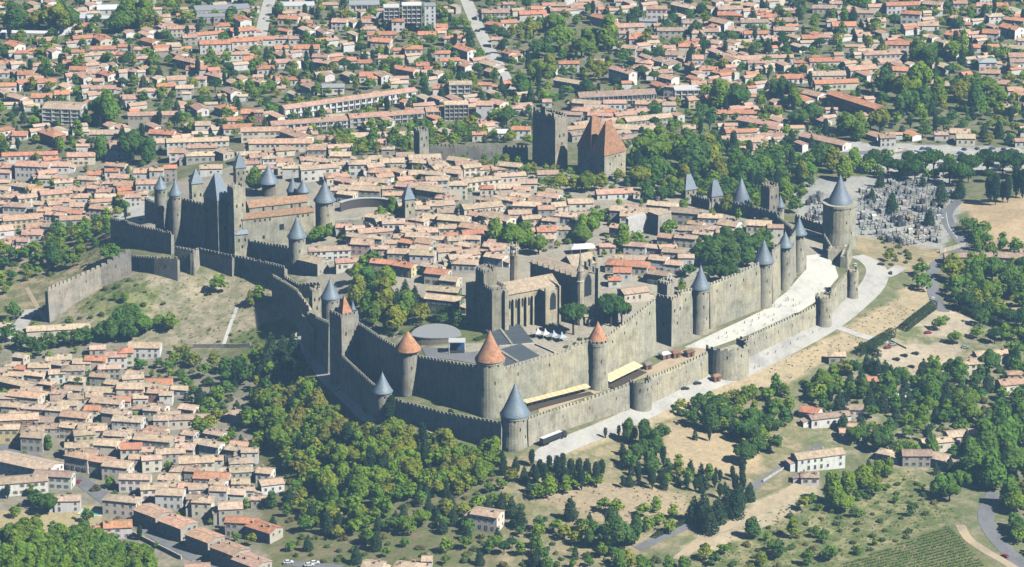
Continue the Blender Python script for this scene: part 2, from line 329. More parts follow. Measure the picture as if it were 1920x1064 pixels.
def road(name, s, width, mat, dz, label, cat='road'):
    c = smooth([ground(u, v)[:2] for u, v in pp(s)]); ROADS.append((c, width/2))
    L, Rr = [], []
    for i, p in enumerate(c):
        a, b = c[max(i-1, 0)], c[min(i+1, len(c)-1)]; d = math.hypot(b[0]-a[0], b[1]-a[1]) or 1
        nx, ny = -(b[1]-a[1])/d*width/2, (b[0]-a[0])/d*width/2
        if callable(width): pass
        L.append((p[0]+nx, p[1]+ny)); Rr.append((p[0]-nx, p[1]-ny))
    bm = bmesh.new(); K = max(2, int(width/2.0)); rows = []
    for l, r in zip(L, Rr):
        rows.append([bm.verts.new((l[0]+(r[0]-l[0])*k/K, l[1]+(r[1]-l[1])*k/K, hgt(l[0]+(r[0]-l[0])*k/K, l[1]+(r[1]-l[1])*k/K)+dz)) for k in range(K+1)])
    for A, B in zip(rows, rows[1:]):
        for k in range(K): bm.faces.new((A[k], A[k+1], B[k+1], B[k]))
    bmesh.ops.recalc_face_normals(bm, faces=bm.faces)
    if sum(f.normal.z for f in bm.faces) < 0: bmesh.ops.reverse_faces(bm, faces=bm.faces)
    me = bpy.data.meshes.new(name); bm.to_mesh(me); bm.free(); me.materials.append(M[mat])
    return tag(link(name, me), label, cat, kind='structure')
def stripe(parent, s, width, dz, n0=0.0, n1=1.0):
    c = smooth([ground(u, v)[:2] for u, v in pp(s)], 8); mb = MB(); i0, i1 = int(n0*(len(c)-1)), int(n1*(len(c)-1))
    for i in range(i0, i1):
        a, b = c[i], c[i+1]; d = math.hypot(b[0]-a[0], b[1]-a[1]) or 1; nx, ny = -(b[1]-a[1])/d*width/2, (b[0]-a[0])/d*width/2
        mb.add([(a[0]-nx, a[1]-ny, hgt(*a)+dz), (b[0]-nx, b[1]-ny, hgt(*b)+dz), (b[0]+nx, b[1]+ny, hgt(*b)+dz), (a[0]+nx, a[1]+ny, hgt(*a)+dz)], [(0, 1, 2, 3)])
    return mb.build('lane_marking', 'road_paint', parent)
sheet('lists', '1282,652 1340,625 1430,583 1475,548 1512,505 1512,480 1548,476 1566,500 1572,520 1540,560 1500,585 1400,630 1330,655', 'chalk', .14, 'white chalky strip of ground between the two sunlit curtain walls', 'ground')
sheet('lists', '1010,764 1120,728 1230,684 1290,652 1330,655 1320,664 1220,705 1120,738 1010,776', 'dirt', .15, 'pale strip of ground with yellow awnings between the near walls', 'ground')
sheet('lists', '214,408 232,375 262,360 290,372 280,400 268,418', 'chalk', .14, 'white terrace inside the ramp wall of the castle', 'ground')
road('gravel_road', '1010,868 1090,822 1180,785 1270,742 1380,698 1470,655 1560,604 1622,552 1645,515 1632,492 1606,480', 13, 'gravel', .14, 'broad pale gravel road outside the sunlit outer wall')
road('gravel_spur', '1560,610 1620,632 1665,640', 6, 'gravel', .18, 'gravel spur leaving the broad road towards the hedge')
road('gravel_spur', '1628,520 1665,515 1690,500', 7, 'gravel', .18, 'gravel turning space with parked vehicles near the round keep tower')
r1 = road('cemetery_road', '1800,375 1776,400 1782,425 1800,450 1808,462 1790,478 1755,496 1748,520 1752,556 1770,585', 7, 'asphalt', .14, 'curving asphalt road with white markings beside the cemetery')
stripe(r1, '1774,400 1779,425 1796,448', .35, .2); mbz = None
r2 = road('asphalt_road', '1866,925 1850,955 1852,985 1880,1025 1935,1075', 8, 'asphalt', .14, 'asphalt road bending past the vineyard')
road('dirt_track', '1800,985 1815,1010 1850,1035 1890,1058 1930,1085', 5, 'dirt', .17, 'pale dirt track along the vineyard edge')
road('dirt_track', '1270,1050 1330,1005 1420,960 1490,915 1520,895', 6, 'dirt', .15, 'pale dirt track across the dry slope below the cypress rows')
road('paved_lane', '1195,1030 1240,1008 1290,985', 6, 'asphalt', .16, 'short grey lane beside the clipped hedge')
road('paved_lane', '1395,925 1430,902 1480,870 1540,835', 5, 'asphalt', .16, 'grey lane climbing past the white farmhouse')
road('footpath', '418,650 430,615 445,575', 2.2, 'chalk', .14, 'white footpath straight up the dry slope', 'path')
road('footpath', '180,500 200,470 206,450', 2.5, 'dirt', .14, 'sandy footpath under the castle ramp wall', 'path')
road('footpath', '50,540 75,585 90,605', 2.5, 'dirt', .14, 'sandy footpath beside the foot of the ramp wall', 'path')
road('rampart_lane', '556,622 585,672 640,735 690,782 712,800', 6.5, 'gravel', .15, 'grey lane at the foot of the shaded rampart')
road('street', '488,70 500,20 512,-20', 9, 'gravel', .14, 'pale avenue leading away through the suburb')
road('street', '870,-10 900,60 935,125 960,170', 9, 'gravel', .14, 'street with parked cars between suburb gardens')
road('street', '-20,835 50,850 110,885 160,905 200,935', 7, 'asphalt', .14, 'asphalt street between the lower town houses')
road('street', '150,905 260,985 330,1030 420,1075', 6, 'asphalt', .15, 'street behind the row of pink roofed houses')
road('street', '20,640 45,600 60,580', 9, 'gravel', .14, 'lane beside the plane trees under the ramp wall')
road('street', '535,1056 640,1066', 6, 'asphalt', .15, 'street with parked white cars at the wood edge')
road('street', '1560,290 1700,285 1800,300 1960,300', 8, 'asphalt', .14, 'road through the car park beyond the cemetery')
road('driveway', '1660,700 1720,690 1770,665', 7, 'dirt', .15, 'gravel driveway of the hedged country house')
# ---------------------------------------------------------------- fortress builders
STONE, STONE_SHADED, SLATE, ORANGE = (0.485, 0.46, 0.365), (0.39, 0.375, 0.32), (0.21, 0.26, 0.31), (0.56, 0.28, 0.165)  # second stone tone is darkened to paint extra shade into the shaded walls
def spot(u, vb):
    if isinstance(vb, tuple):           # (row, height): base hidden, stands at this absolute height
        x, y = at(u, vb[0], vb[1]); return x, y, vb[1]
    return ground(u, vb)
def merlons(mb, a, b, za, zb, out, thick=.55, mw=1.5, gap=.95, mh=1.45):
    """parapet with merlons from a to b (xy), on the outer edge"""
    L = math.hypot(b[0]-a[0], b[1]-a[1]); ang = math.atan2(b[1]-a[1], b[0]-a[0]); n = max(1, round(L/(mw+gap)))
    st = L/n
    for k in range(n):
        t = (k+.5)/n; cx, cy = a[0]+(b[0]-a[0])*t, a[1]+(b[1]-a[1])*t; z = za+(zb-za)*t
        mb.obox(cx, cy, ang, st-gap, thick, z-.35, z+mh*(R.uniform(.86, 1.06) if R.random() > .06 else .35))
def curtain(name, pts, label, inward=2.2, mh=1.45, color=STONE, side=1, par=1.0, group=None, mw=1.5):
    """curtain wall through (u, base row, top row) points; `side`=1: the thickness lies to the left of the walking direction"""
    P3 = []
    for u, vb, vt in pts:
        x, y, z = spot(u, vb); P3.append((x, y, top_z(y, vt)-mh, z))
    o = thing(name, label, 'wall', (P3[0][0], P3[0][1], P3[0][3]), group=group or 'curtain walls of the fortress')
    body = MB(); bat = MB()
    for (x0, y0, t0, b0), (x1, y1, t1, b1) in zip(P3, P3[1:]):
        L = math.hypot(x1-x0, y1-y0) or 1; nx, ny = -(y1-y0)/L*side, (x1-x0)/L*side
        lo0 = min(hgt(x0, y0), hgt(x0+nx*inward, y0+ny*inward), b0)-2.5; lo1 = min(hgt(x1, y1), hgt(x1+nx*inward, y1+ny*inward), b1)-2.5
        n = max(1, int(L/14)); 
        for k in range(n):
            s, e = k/n, (k+1)/n; f = lambda p, q, t: p+(q-p)*t
            A = (f(x0, x1, s), f(y0, y1, s)); B = (f(x0, x1, e), f(y0, y1, e)); ta, tb = f(t0, t1, s), f(t0, t1, e); la, lb = f(lo0, lo1, s), f(lo0, lo1, e)
            A2 = (A[0]+nx*inward, A[1]+ny*inward); B2 = (B[0]+nx*inward, B[1]+ny*inward); bt = .035
            oA = (A[0]-nx*bt*(ta-la), A[1]-ny*bt*(ta-la)); oB = (B[0]-nx*bt*(tb-lb), B[1]-ny*bt*(tb-lb))
            q = [(*oA, la), (*oB, lb), (*B2, lb), (*A2, la), (*A, ta), (*B, tb), (*B2, tb), (*A2, ta)]
            if side < 0: q = [q[1], q[0], q[3], q[2], q[5], q[4], q[7], q[6]]
            body.hexa(q)
            # parapet along the outer edge
            th = .55; C = (A[0]+nx*th, A[1]+ny*th); D = (B[0]+nx*th, B[1]+ny*th)
            q = [(A[0]+nx*.04, A[1]+ny*.04, ta-.2), (B[0]+nx*.04, B[1]+ny*.04, tb-.2), (*D, tb-.2), (*C, ta-.2)]
            q += [(p[0], p[1], (ta if i in (0, 3) else tb)+par) for i, p in enumerate(q)]
            if side < 0: q = [q[1], q[0], q[3], q[2], q[5], q[4], q[7], q[6]]
            bat.hexa(q)
        off = th/2+.03
        merlons(bat, (x0+nx*off, y0+ny*off), (x1+nx*off, y1+ny*off), t0+par, t1+par, None, thick=.5, mw=mw, mh=mh)
        n = max(2, int(L/6))
        for k in range(n+1): FOOT.append((x0+(x1-x0)*k/n, y0+(y1-y0)*k/n, 3.0))
    body.build('curtain', 'stone', o, jit(color, .05)); bat.build('battlement', 'stone', o, jit(tuple(q*1.12 for q in color), .04))
    slits(o, P3, side)
    return o
def slits(o, P3, side):
    for (x0, y0, t0, b0), (x1, y1, t1, b1) in zip(P3, P3[1:]):
        L = math.hypot(x1-x0, y1-y0) or 1; nx, ny = -(y1-y0)/L*side, (x1-x0)/L*side
        if -ny*-1 > 0 and False: continue
        n = int(L/11)
        for k in range(n):
            t = (k+.5)/n; z = (t0+(t1-t0)*t); h = z-(b0+(b1-b0)*t); zz = z-min(3.2, h*.35)
            d = .035*(h*.4)+.02
            m = MB(); m.obox(x0+(x1-x0)*t-nx*d, y0+(y1-y0)*t-ny*d, math.atan2(y1-y0, x1-x0), .32, .2, zz-.9, zz+.7); m.build('arrow_slit', 'pane', o)
def round_tower(u, vb, ve, va, rs, rr, label, roof='slate', col=STONE, name='round_tower', ring=True, taper=1.06, wins=5, flare=True, eaves=True):
    x, y, z = spot(u, vb); s = scale_at(y, z); r, rro = rs/s, (rr or 0)/s; zt = top_z(y, ve)
    o = thing(name, label, 'tower', (x, y, z), group='round towers of the fortress')
    n = 28
    b = MB(); b.lathe(x, y, [(r*taper, z-4), (r*taper, z), (r, z+(zt-z)*.35), (r, zt-(1.6 if ring else 0.02)), (r*1.04, zt-1.5), (r*1.04, zt)] if ring else [(r*taper, z-4), (r, z+(zt-z)*.35), (r, zt)], n)
    b.build('shaft', 'stone', o, jit(col, .05))
    if roof:
        za = top_z(y, va); H = za-zt; m = MB()
        prof = [(rro, zt-.25), (rro, zt-.05), (rro*.78, zt+H*.155), (rro*.5, zt+H*.44), (rro*.25, zt+H*.715), (.12, za-.15), (0, za)] if flare else [(rro, zt-.25), (rro, zt-.05), (rro*.5, zt+H*.5), (.1, za-.1), (0, za)]
        rf = m.build_roof = None
        m.lathe(x, y, prof, n); rf = m.build('roof', roof, o, jit(SLATE if roof == 'slate' else ORANGE, .08), smooth=True)
        for p in rf.data.polygons: p.use_smooth = len(p.vertices) <= 4
        f = MB(); f.lathe(x, y, [(.16, za-.5), (.16, za+.2), (.05, za+.6), (.04, za+1.7), (0, za+1.8)], 8); f.build('finial', 'slate', o, (0.2, .22, .25))
    else:
        m = MB(); k = int(2*math.pi*r/2.5)
        for i in range(k):
            a = 2*math.pi*i/k; m.obox(x+(r-.3)*math.cos(a), y+(r-.3)*math.sin(a), a+math.pi/2, 1.5, .5, zt-.3, zt+1.4)
        m.build('battlement', 'stone', o, jit(col, .05))
    for i in range(wins):
        a = -math.pi/2+(i-(wins-1)/2)*.62; zz = zt-1.9; rr_ = r+.02
        m = MB(); m.obox(x+rr_*math.cos(a), y+rr_*math.sin(a), a+math.pi/2, .75, .3, zz-.55, zz+.55); m.build('window', 'pane', o)
    if zt-z > 12:
        for a, f in ((-1.2, .62), (-2.0, .5), (-.8, .35)):
            zz = z+(zt-z)*f; m = MB(); m.obox(x+(r+.03)*math.cos(a), y+(r+.03)*math.sin(a), a+math.pi/2, .35, .4, zz-.8, zz+.8); m.build('arrow_slit', 'pane', o)
    FOOT.append((x, y, max(r, rro)+1.5)); return o, x, y, z, zt, r
def rect(x, y, ang, l, w):
    c, n = math.cos(ang), math.sin(ang)
    return [(x+c*a-n*b, y+n*a+c*b) for a, b in ((-l/2, -w/2), (l/2, -w/2), (l/2, w/2), (-l/2, w/2))]
def pyramid(mb, x, y, ang, l, w, z0, z1, ridge=0.0, over=.4):
    """hipped roof, ridge length `ridge` along the long axis"""
    q = rect(x, y, ang, l+2*over, w+2*over); c, n = math.cos(ang), math.sin(ang)
    vs = [(*p, z0-.3) for p in q]+[(*p, z0) for p in q]
    if ridge > .1:
        vs += [(x-c*ridge/2, y-n*ridge/2, z1), (x+c*ridge/2, y+n*ridge/2, z1)]
        fs = [(3, 2, 1, 0), (0, 1, 5, 4), (1, 2, 6, 5), (2, 3, 7, 6), (3, 0, 4, 7), (4, 5, 9, 8), (5, 6, 9), (6, 7, 8, 9), (7, 4, 8)]
    else:
        vs += [(x, y, z1)]; fs = [(3, 2, 1, 0), (0, 1, 5, 4), (1, 2, 6, 5), (2, 3, 7, 6), (3, 0, 4, 7), (4, 5, 8), (5, 6, 8), (6, 7, 8), (7, 4, 8)]
    mb.add(vs, fs)
def square_tower(u, vb, vt, l, w, ang, label, roof=None, va=None, ridge=0.0, col=STONE_SHADED, name='square_tower', battle=True, wins=((.25, .75), (-.25, .75), (0, .45)), par=None):
    x, y, z = spot(u, vb); zt = top_z(y, vt); a = rad(ang)
    o = thing(name, label, 'tower', (x, y, z), group='square towers of the fortress')
    b = MB(); q0, q1 = rect(x, y, a, l*1.03, w*1.03), rect(x, y, a, l, w)
    b.hexa([(*p, z-4) for p in q0]+[(*p, zt) for p in q1]); b.build('shaft', 'stone', o, jit(col, .05))
    if roof:
        m = MB(); pyramid(m, x, y, a, l, w, zt+.3, top_z(y, va), ridge); m.build('roof', roof, o, jit(SLATE if roof == 'slate' else ORANGE, .08))
        if ridge:
            f = MB()
            for s in (-1, 1): f.tube((x+s*ridge/2*math.cos(a), y+s*ridge/2*math.sin(a), top_z(y, va)-.3), (x+s*ridge/2*math.cos(a), y+s*ridge/2*math.sin(a), top_z(y, va)+1.4), .12, .04)
            f.build('finial', 'slate', o, (.2, .22, .25))
    elif battle:
        m = MB(); q = rect(x, y, a, l-.5, w-.5)
        for p, r in zip(q, q[1:]+q[:1]): merlons(m, p, r, zt+.5, zt+.5, None, mw=1.6)
        for p, r in zip(q, q[1:]+q[:1]): m.obox((p[0]+r[0])/2, (p[1]+r[1])/2, math.atan2(r[1]-p[1], r[0]-p[0]), math.hypot(r[0]-p[0], r[1]-p[1])-.52, .48, zt-.2, zt+.6)
        m.build('battlement', 'stone', o, jit(col, .05))
    c, n = math.cos(a), math.sin(a)
    for fx, fz in wins:
        for face in range(4):
            fn = a-math.pi/2+face*math.pi/2
            if math.sin(fn) > -.15: continue
            ll, ww = (l, w) if face % 2 == 0 else (w, l)
            tx, ty = -math.sin(fn), math.cos(fn); d = ww/2*(1.03-.03*fz)+.03
            m = MB(); m.obox(x+math.cos(fn)*d+tx*fx*ll, y+math.sin(fn)*d+ty*fx*ll, fn+math.pi/2, .8, .3, z+(zt-z)*fz-.9, z+(zt-z)*fz+.9); m.build('window', 'pane', o)
    FOOT.append((x, y, max(l, w)*.6+1.5)); return o, x, y, z, zt
def open_tower(u, vb, vt, rpx, label, face=-50, span=210):
    """half-round tower without a roof: a curved shell, open to the fortress side"""
    x, y, z = spot(u, vb); s = scale_at(y, z); r = rpx/s; zt = top_z(y-r*.5, vt); o = thing('open_tower', label, 'tower', (x, y, z), group='open-backed towers of the outer wall')
    n = 22; b = MB(); m = MB(); th = 1.4
    a = [rad(face-span/2+span*k/n) for k in range(n+1)]
    fl = zt-3.2
    for k in range(n):
        o0, o1 = a[k], a[k+1]
        P_ = lambda rr, t: (x+rr*math.cos(t), y+rr*math.sin(t))
        b.hexa([(*P_(r*1.06, o0), z-4), (*P_(r*1.06, o1), z-4), (*P_(r-th, o1), z-4), (*P_(r-th, o0), z-4), (*P_(r, o0), zt), (*P_(r, o1), zt), (*P_(r-th, o1), zt), (*P_(r-th, o0), zt)])
        if k % 2 == 0: m.hexa([(*P_(r-.02, o0), zt-.1), (*P_(r-.02, o1), zt-.1), (*P_(r-.6, o1), zt-.1), (*P_(r-.6, o0), zt-.1), (*P_(r-.02, o0), zt+1.4), (*P_(r-.02, o1), zt+1.4), (*P_(r-.6, o1), zt+1.4), (*P_(r-.6, o0), zt+1.4)])
    b.build('shell', 'stone', o, jit(STONE, .04)); m.build('battlement', 'stone', o, jit(STONE, .04))
    f = MB(); f.prism([(x+(r-th+.1)*math.cos(t), y+(r-th+.1)*math.sin(t)) for t in a], z-2, fl); f.build('floor', 'stone', o, (.5, .46, .38))
    for k in range(3, n-2, 4):
        t = a[k]; w_ = MB(); w_.obox(x+(r*1.02+.02)*math.cos(t), y+(r*1.02+.02)*math.sin(t), t+math.pi/2, .3, .35, zt-4.2, zt-2.6); w_.build('arrow_slit', 'pane', o)
    FOOT.append((x, y, r+1.5)); return o
# ---------------------------------------------------------------- outer ring, from the far round keep to the shaded west side
round_tower(1572, 458, 379, 328, 31, 25, 'huge drum tower with small slate cone beside the cemetery', wins=7, ring=True)
v = round_tower
curtain('curtain_wall', [(1552, 487, 466), (1596, 490, 467)], 'low crenellated wall tying the drum tower to the outer rampart', inward=3, side=1)
curtain('curtain_wall', [(1588, 505, 478), (1597, 486, 455)], 'double parapet walk running from the drum tower to a small round tower', inward=4, side=1)
curtain('curtain_wall', [(1543, 470, 440), (1556, 485, 462)], 'short dark wall beside the foot of the drum tower', inward=2, side=1)
round_tower(1597, 557, 508, None, 11.5, 0, 'small roofless round tower where the gravel road bends', roof=None, wins=0)
curtain('curtain_wall', [(1558, 588, 546), (1588, 557, 513)], 'outer wall segment between the two smallest roofless towers')
round_tower(1543, 608, 557, None, 15.5, 0, 'roofless round tower standing midway along the sunlit outer wall', roof=None, wins=0)
curtain('curtain_wall', [(1402, 671, 633), (1470, 638, 602), (1531, 609, 574)], 'sunlit outer wall beside the white chalky lists')
open_tower(1360, 692, 652, 42, 'broad half-round tower open at the back on the outer wall')
curtain('curtain_wall', [(1219, 757, 709), (1272, 731, 688), (1327, 705, 662)], 'sunlit outer wall with two dark cars at its foot')
open_tower(1199, 762, 717, 22, 'smaller half-round open tower beside the dark parked cars')
curtain('curtain_wall', [(990, 838, 786), (1030, 817, 772), (1080, 799, 757), (1130, 783, 740), (1180, 769, 722)], 'sunlit outer wall with the long white trailer at its foot')
round_tower(966, 832, 775, 717, 27, 29, 'near corner tower with large slate cone beside the white trailer', wins=5)
curtain('curtain_wall', [(734, 788, 748), (833, 816, 776), (940, 846, 794)], 'shaded outer wall with cypresses at its foot', color=STONE_SHADED)
round_tower(718, 785, 733, 698, 17, 20, 'slender slate-coned outer tower above the shaded lane', col=STONE_SHADED, wins=4)
curtain('curtain_wall', [(640, 728, 666), (676, 762, 700), (706, 786, 727)], 'shaded outer wall above the rampart lane', color=STONE_SHADED)
# inner ring, south side
A1 = [(1507, 508, 423), (1478, 540, 452)]
curtain('curtain_wall', [(1479, 536, 450), (1490, 518, 436)], 'short high wall between the two farthest slate-coned towers of the sunlit row')
curtain('curtain_wall', [(1446, 571, 473), (1461, 551, 461)], 'high wall right of the wide slate cone tower')
curtain('curtain_wall', [(1330, 617, 535), (1380, 597, 515), (1428, 577, 492)], 'long high sunlit wall above the white chalky lists')
curtain('curtain_wall', [(1270, 634, 548), (1298, 625, 544)], 'narrow wall joining the square keep and a slate-coned tower')
curtain('curtain_wall', [(1136, 714, 633), (1180, 690, 600), (1228, 663, 562)], 'high sunlit wall left of the square keep with rooftop turret')
curtain('curtain_wall', [(942, 772, 694), (1000, 757, 676), (1060, 740, 660), (1076, 735, 650), (1104, 728, 640)], 'high sunlit wall behind the yellow awnings and theatre')
round_tower(1496, 508, 438, 407, 11.5, 16, 'farthest slate-coned tower of the sunlit inner row', wins=3)
round_tower(1470, 541, 461, 434, 11.5, 15.5, 'second slate-coned tower from the chalk lists bend', wins=3)
round_tower(1430, 573, 490, 449, 17, 20, 'wide slate cone tower where the high wall steps back', wins=3)
round_tower(1312, 622, 539, 497, 17, 19, 'slate-coned round tower next to the square keep', wins=4)
o, x, y, z, zt = square_tower(1254, 640, 556, 10, 10.5, 52, 'square keep with a smaller crenellated turret on its roof', col=STONE)
b = MB(); b.obox(x-2, y+1.5, rad(52), 6.5, 6.5, zt-.5, zt+7.5); t_ = b.build('turret', 'stone', o, jit(STONE_SHADED))
m = MB(); q = rect(x-2, y+1.5, rad(52), 6, 6)
for p_, r_ in zip(q, q[1:]+q[:1]): merlons(m, p_, r_, zt+7.6, zt+7.6, None, mw=1.3, gap=.8, mh=1.3)
m.v = [(a_-o['_o'][0], b_-o['_o'][1], c_-o['_o'][2]) for a_, b_, c_ in m.v]; m.build('battlement', 'stone', t_, jit(STONE_SHADED))
o, x, y, z, zt, r = round_tower(1120, 725, 640, None, 19.5, 0, 'round tower with small orange cone set inside its rim', roof=None, wins=0)
m = MB(); m.lathe(x, y, [(4.4, zt), (4.4, zt+1.2), (4.9, zt+1.2), (4.9, zt+1.4), (2.5, zt+6), (.1, zt+11), (0, zt+11.1)], 24); m.build('roof', 'tile', o, jit(ORANGE), smooth=False)
round_tower(919, 772, 672, 620, 26.5, 29, 'corner tower with tall orange tiled cone above the theatre', roof='tile', wins=5, flare=True)
curtain('curtain_wall', [(776, 732, 668), (838, 756, 679), (900, 780, 690)], 'shaded inner wall between the two orange-coned towers', color=STONE_SHADED)
round_tower(766, 734, 654, 621, 19, 25, 'shaded tower with low wide orange cone', roof='tile', col=STONE_SHADED, wins=4, flare=False)
curtain('curtain_wall', [(672, 700, 606), (710, 716, 632), (750, 735, 655)], 'shaded inner wall beside the bishops garden trees', color=STONE_SHADED)
o, x, y, z, zt = square_tower(647, 710, 588, 11, 11.5, 36, 'tall square tower with little orange pyramid and corner turret', col=STONE_SHADED, battle=True)
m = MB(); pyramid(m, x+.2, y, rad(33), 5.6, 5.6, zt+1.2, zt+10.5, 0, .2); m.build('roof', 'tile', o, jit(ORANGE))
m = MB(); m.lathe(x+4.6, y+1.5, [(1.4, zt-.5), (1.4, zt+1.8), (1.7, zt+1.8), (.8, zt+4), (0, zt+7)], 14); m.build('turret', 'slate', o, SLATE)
round_tower(621, 652, 557, 521, 17, 19, 'tall dark round tower with pale slate cone beside the orange pyramid', col=STONE_SHADED, wins=4)
curtain('curtain_wall', [(576, 640, 588), (618, 700, 606)], 'dark wall at the foot of the tall slate cone tower', color=STONE_SHADED)
# gate works between castle and west wall
curtain('curtain_wall', [(511, 560, 517), (536, 590, 531), (560, 610, 547)], 'stepped shaded wall of the western gate', color=STONE_SHADED)
curtain('curtain_wall', [(558, 612, 548), (568, 622, 560), (580, 628, 578)], 'sunlit stepped gate wall end', color=STONE)
curtain('curtain_wall', [(531, 545, 518), (560, 560, 535), (600, 556, 532)], 'low parapet wall inside the western gate', color=STONE_SHADED)
square_tower(592, 600, 545, 5.5, 5, 25, 'small pale square turret of the western gate', col=STONE)
curtain('curtain_wall', [(566, 640, 592), (590, 672, 618)], 'dark lower wall beside the rampart lane bend', color=STONE_SHADED)
# ---------------------------------------------------------------- castle
curtain('curtain_wall', [(208, 447, 409), (262, 462, 425), (322, 478, 438)], 'dark outer castle wall under the white terrace', color=STONE_SHADED)
curtain('curtain_wall', [(247, 503, 481), (290, 515, 484), (334, 527, 485)], 'dark lower castle wall above the dry slope', color=STONE_SHADED)
curtain('curtain_wall', [(328, 506, 464), (364, 517, 471), (374, 500, 468)], 'castle barbican corner with one sunlit face', color=STONE_SHADED)
curtain('curtain_wall', [(374, 497, 468), (436, 519, 481)], 'dark wall under the great slate-roofed keep', color=STONE_SHADED)
curtain('curtain_wall', [(436, 511, 480), (490, 528, 491), (534, 545, 502)], 'dark castle wall stepping down to the western gate', color=STONE_SHADED)
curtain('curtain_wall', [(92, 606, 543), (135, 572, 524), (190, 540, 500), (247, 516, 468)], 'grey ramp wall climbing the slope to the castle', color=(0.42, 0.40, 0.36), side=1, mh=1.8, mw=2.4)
curtain('curtain_wall', [(464, 479, 451), (500, 491, 458), (545, 506, 466)], 'inner castle wall below the sunlit great hall', color=STONE_SHADED)
curtain('curtain_wall', [(316, 440, 375), (345, 450, 390)], 'tall castle wall between the two left slate cones', color=STONE_SHADED)
curtain('curtain_wall', [(340, 455, 372), (386, 470, 385)], 'tall shaded castle wall left of the keep', color=STONE_SHADED)
curtain('curtain_wall', [(272, 405, 372), (300, 418, 385)], 'stone wall behind the white castle terrace', color=STONE)
round_tower(304, 440, 352, 330, 12, 14, 'leftmost slate-coned tower of the castle', col=STONE_SHADED, wins=3)
round_tower(332, 455, 364, 337, 12.5, 14, 'second slate-coned castle tower beside the leftmost one', col=STONE_SHADED, wins=3)
square_tower(370, 425, 342, 7, 6.5, 20, 'square castle tower with steep slate pyramid and sunlit face', roof='slate', va=316, col=STONE)
square_tower(410, 466, 370, 10, 13, 42, 'great keep with large slate pavilion roof', roof='slate', va=324, ridge=3.5, col=STONE_SHADED)
square_tower(446, 478, 351, 8, 7, 35, 'tall crenellated watchtower beside the slate pavilion roof', col=STONE)
square_tower(452, 478, 437, 7.5, 6.5, 20, 'small castle turret with short-ridged slate roof', roof='slate', va=416, ridge=3, col=STONE)
square_tower(450, 350, 313, 6.5, 6, 20, 'square tower with slate pyramid rising behind the castle court', roof='slate', va=284, col=STONE_SHADED)
round_tower(504, 366, 341, 308, 13, 20, 'timber-galleried gate pavilion under a wide flared slate cone', col=(.25, .21, .17), wins=5)
round_tower(549, 380, 357, 331, 10, 12, 'left of the twin slate-coned castle gate towers', wins=2)
round_tower(569, 384, 358, 336, 11, 14, 'right of the twin slate-coned castle gate towers', wins=2)
round_tower(610, 437, 375, 338, 18, 21.5, 'stout slate-coned castle tower beside the bridge arch', wins=4)
round_tower(558, 505, 443, 405, 16, 19, 'near slate-coned castle tower below the great hall', wins=4)
square_tower(766, 415, 372, 6, 6, 20, 'small belfry with slate pyramid among the town roofs', roof='slate', va=344, col=STONE)
# great hall of the castle: tall hall, lean-to in front
def gable_block(o, x, y, ang, L, W, z0, ze, rise, wall, roofc, wmat='stone', rmat='tile', lean=False, over=.5, rname='roof'):
    c, n = math.cos(ang), math.sin(ang)
    T = lambda a, b, z: (x+c*a-n*b, y+n*a+c*b, z)
    b = MB(); q = [(-L/2, -W/2), (L/2, -W/2), (L/2, W/2), (-L/2, W/2)]
    if lean:
        b.hexa([T(a_, b_, z0) for a_, b_ in q]+[T(a_, b_, ze if b_ < 0 else ze+rise) for a_, b_ in q])
    else:
        b.hexa([T(a_, b_, z0) for a_, b_ in q]+[T(a_, b_, ze) for a_, b_ in q])
        b.add([T(-L/2, -W/2, ze), T(-L/2, W/2, ze), T(-L/2, 0, ze+rise), T(L/2, -W/2, ze), T(L/2, W/2, ze), T(L/2, 0, ze+rise)], [(1, 0, 2), (3, 4, 5)])
    b.build('wall', wmat, o, wall)
    r = MB(); t = .28; LL = L/2+over; k = rise/(W/2) if not lean else rise/W
    if lean:
        y0, y1 = -W/2-over, W/2; za, zb = ze-over*k, ze+rise
        r.hexa([T(-LL, y0, za+.02), T(LL, y0, za+.02), T(LL, y1, zb+.02), T(-LL, y1, zb+.02), T(-LL, y0, za+t), T(LL, y0, za+t), T(LL, y1, zb+t), T(-LL, y1, zb+t)])
    else:
        for s in (-1, 1):
            y0 = s*(W/2+over); za = ze-over*k
            q = [T(-LL, y0, za+.03), T(LL, y0, za+.03), T(LL, 0, ze+rise+.03), T(-LL, 0, ze+rise+.03)]
            q += [(p[0], p[1], p[2]+t) for p in q]
            r.hexa(q if s < 0 else [q[1], q[0], q[3], q[2], q[5], q[4], q[7], q[6]])
    return r.build(rname, rmat, o, roofc)
def wall_win(o, x, y, ang, a, b_out, z, w=.9, h=1.5, arch=False, name='window', mat='pane'):
    """window on the face with outward normal ang-90deg at offset a along ang and b_out outwards"""
    c, n = math.cos(ang), math.sin(ang); m = MB()
    m.obox(x+c*a+n*b_out, y+n*a-c*b_out, ang, w, .3, z-h/2, z+h/2)
    if arch:
        p = [(-w/2, 0), (w/2, 0), (w*.34, w*.45), (0, w*.75), (-w*.34, w*.45)]
        vs = [(x+c*(a+q[0])+n*(b_out+s), y+n*(a+q[0])-c*(b_out+s), z+h/2-.01+q[1]) for s in (.15, -.15) for q in p]
        m.add(vs, [(0, 1, 2, 3, 4), (9, 8, 7, 6, 5)]+[(i, i+5, (i+1) % 5+5, (i+1) % 5) for i in range(5)])
    return m.build(name, mat, o)
x, y, z = ground(520, 455); z = hgt(x, y)
o = thing('great_hall', 'sunlit castle great hall with stepped orange-brown roofs', 'building', (x, y, z)); a = rad(20)
s_ = scale_at(y)
zl = top_z(y-3, 405); gable_block(o, x, y, a, 43, 6, z-5, zl, 1.5, STONE, (.42, .26, .16), lean=True)
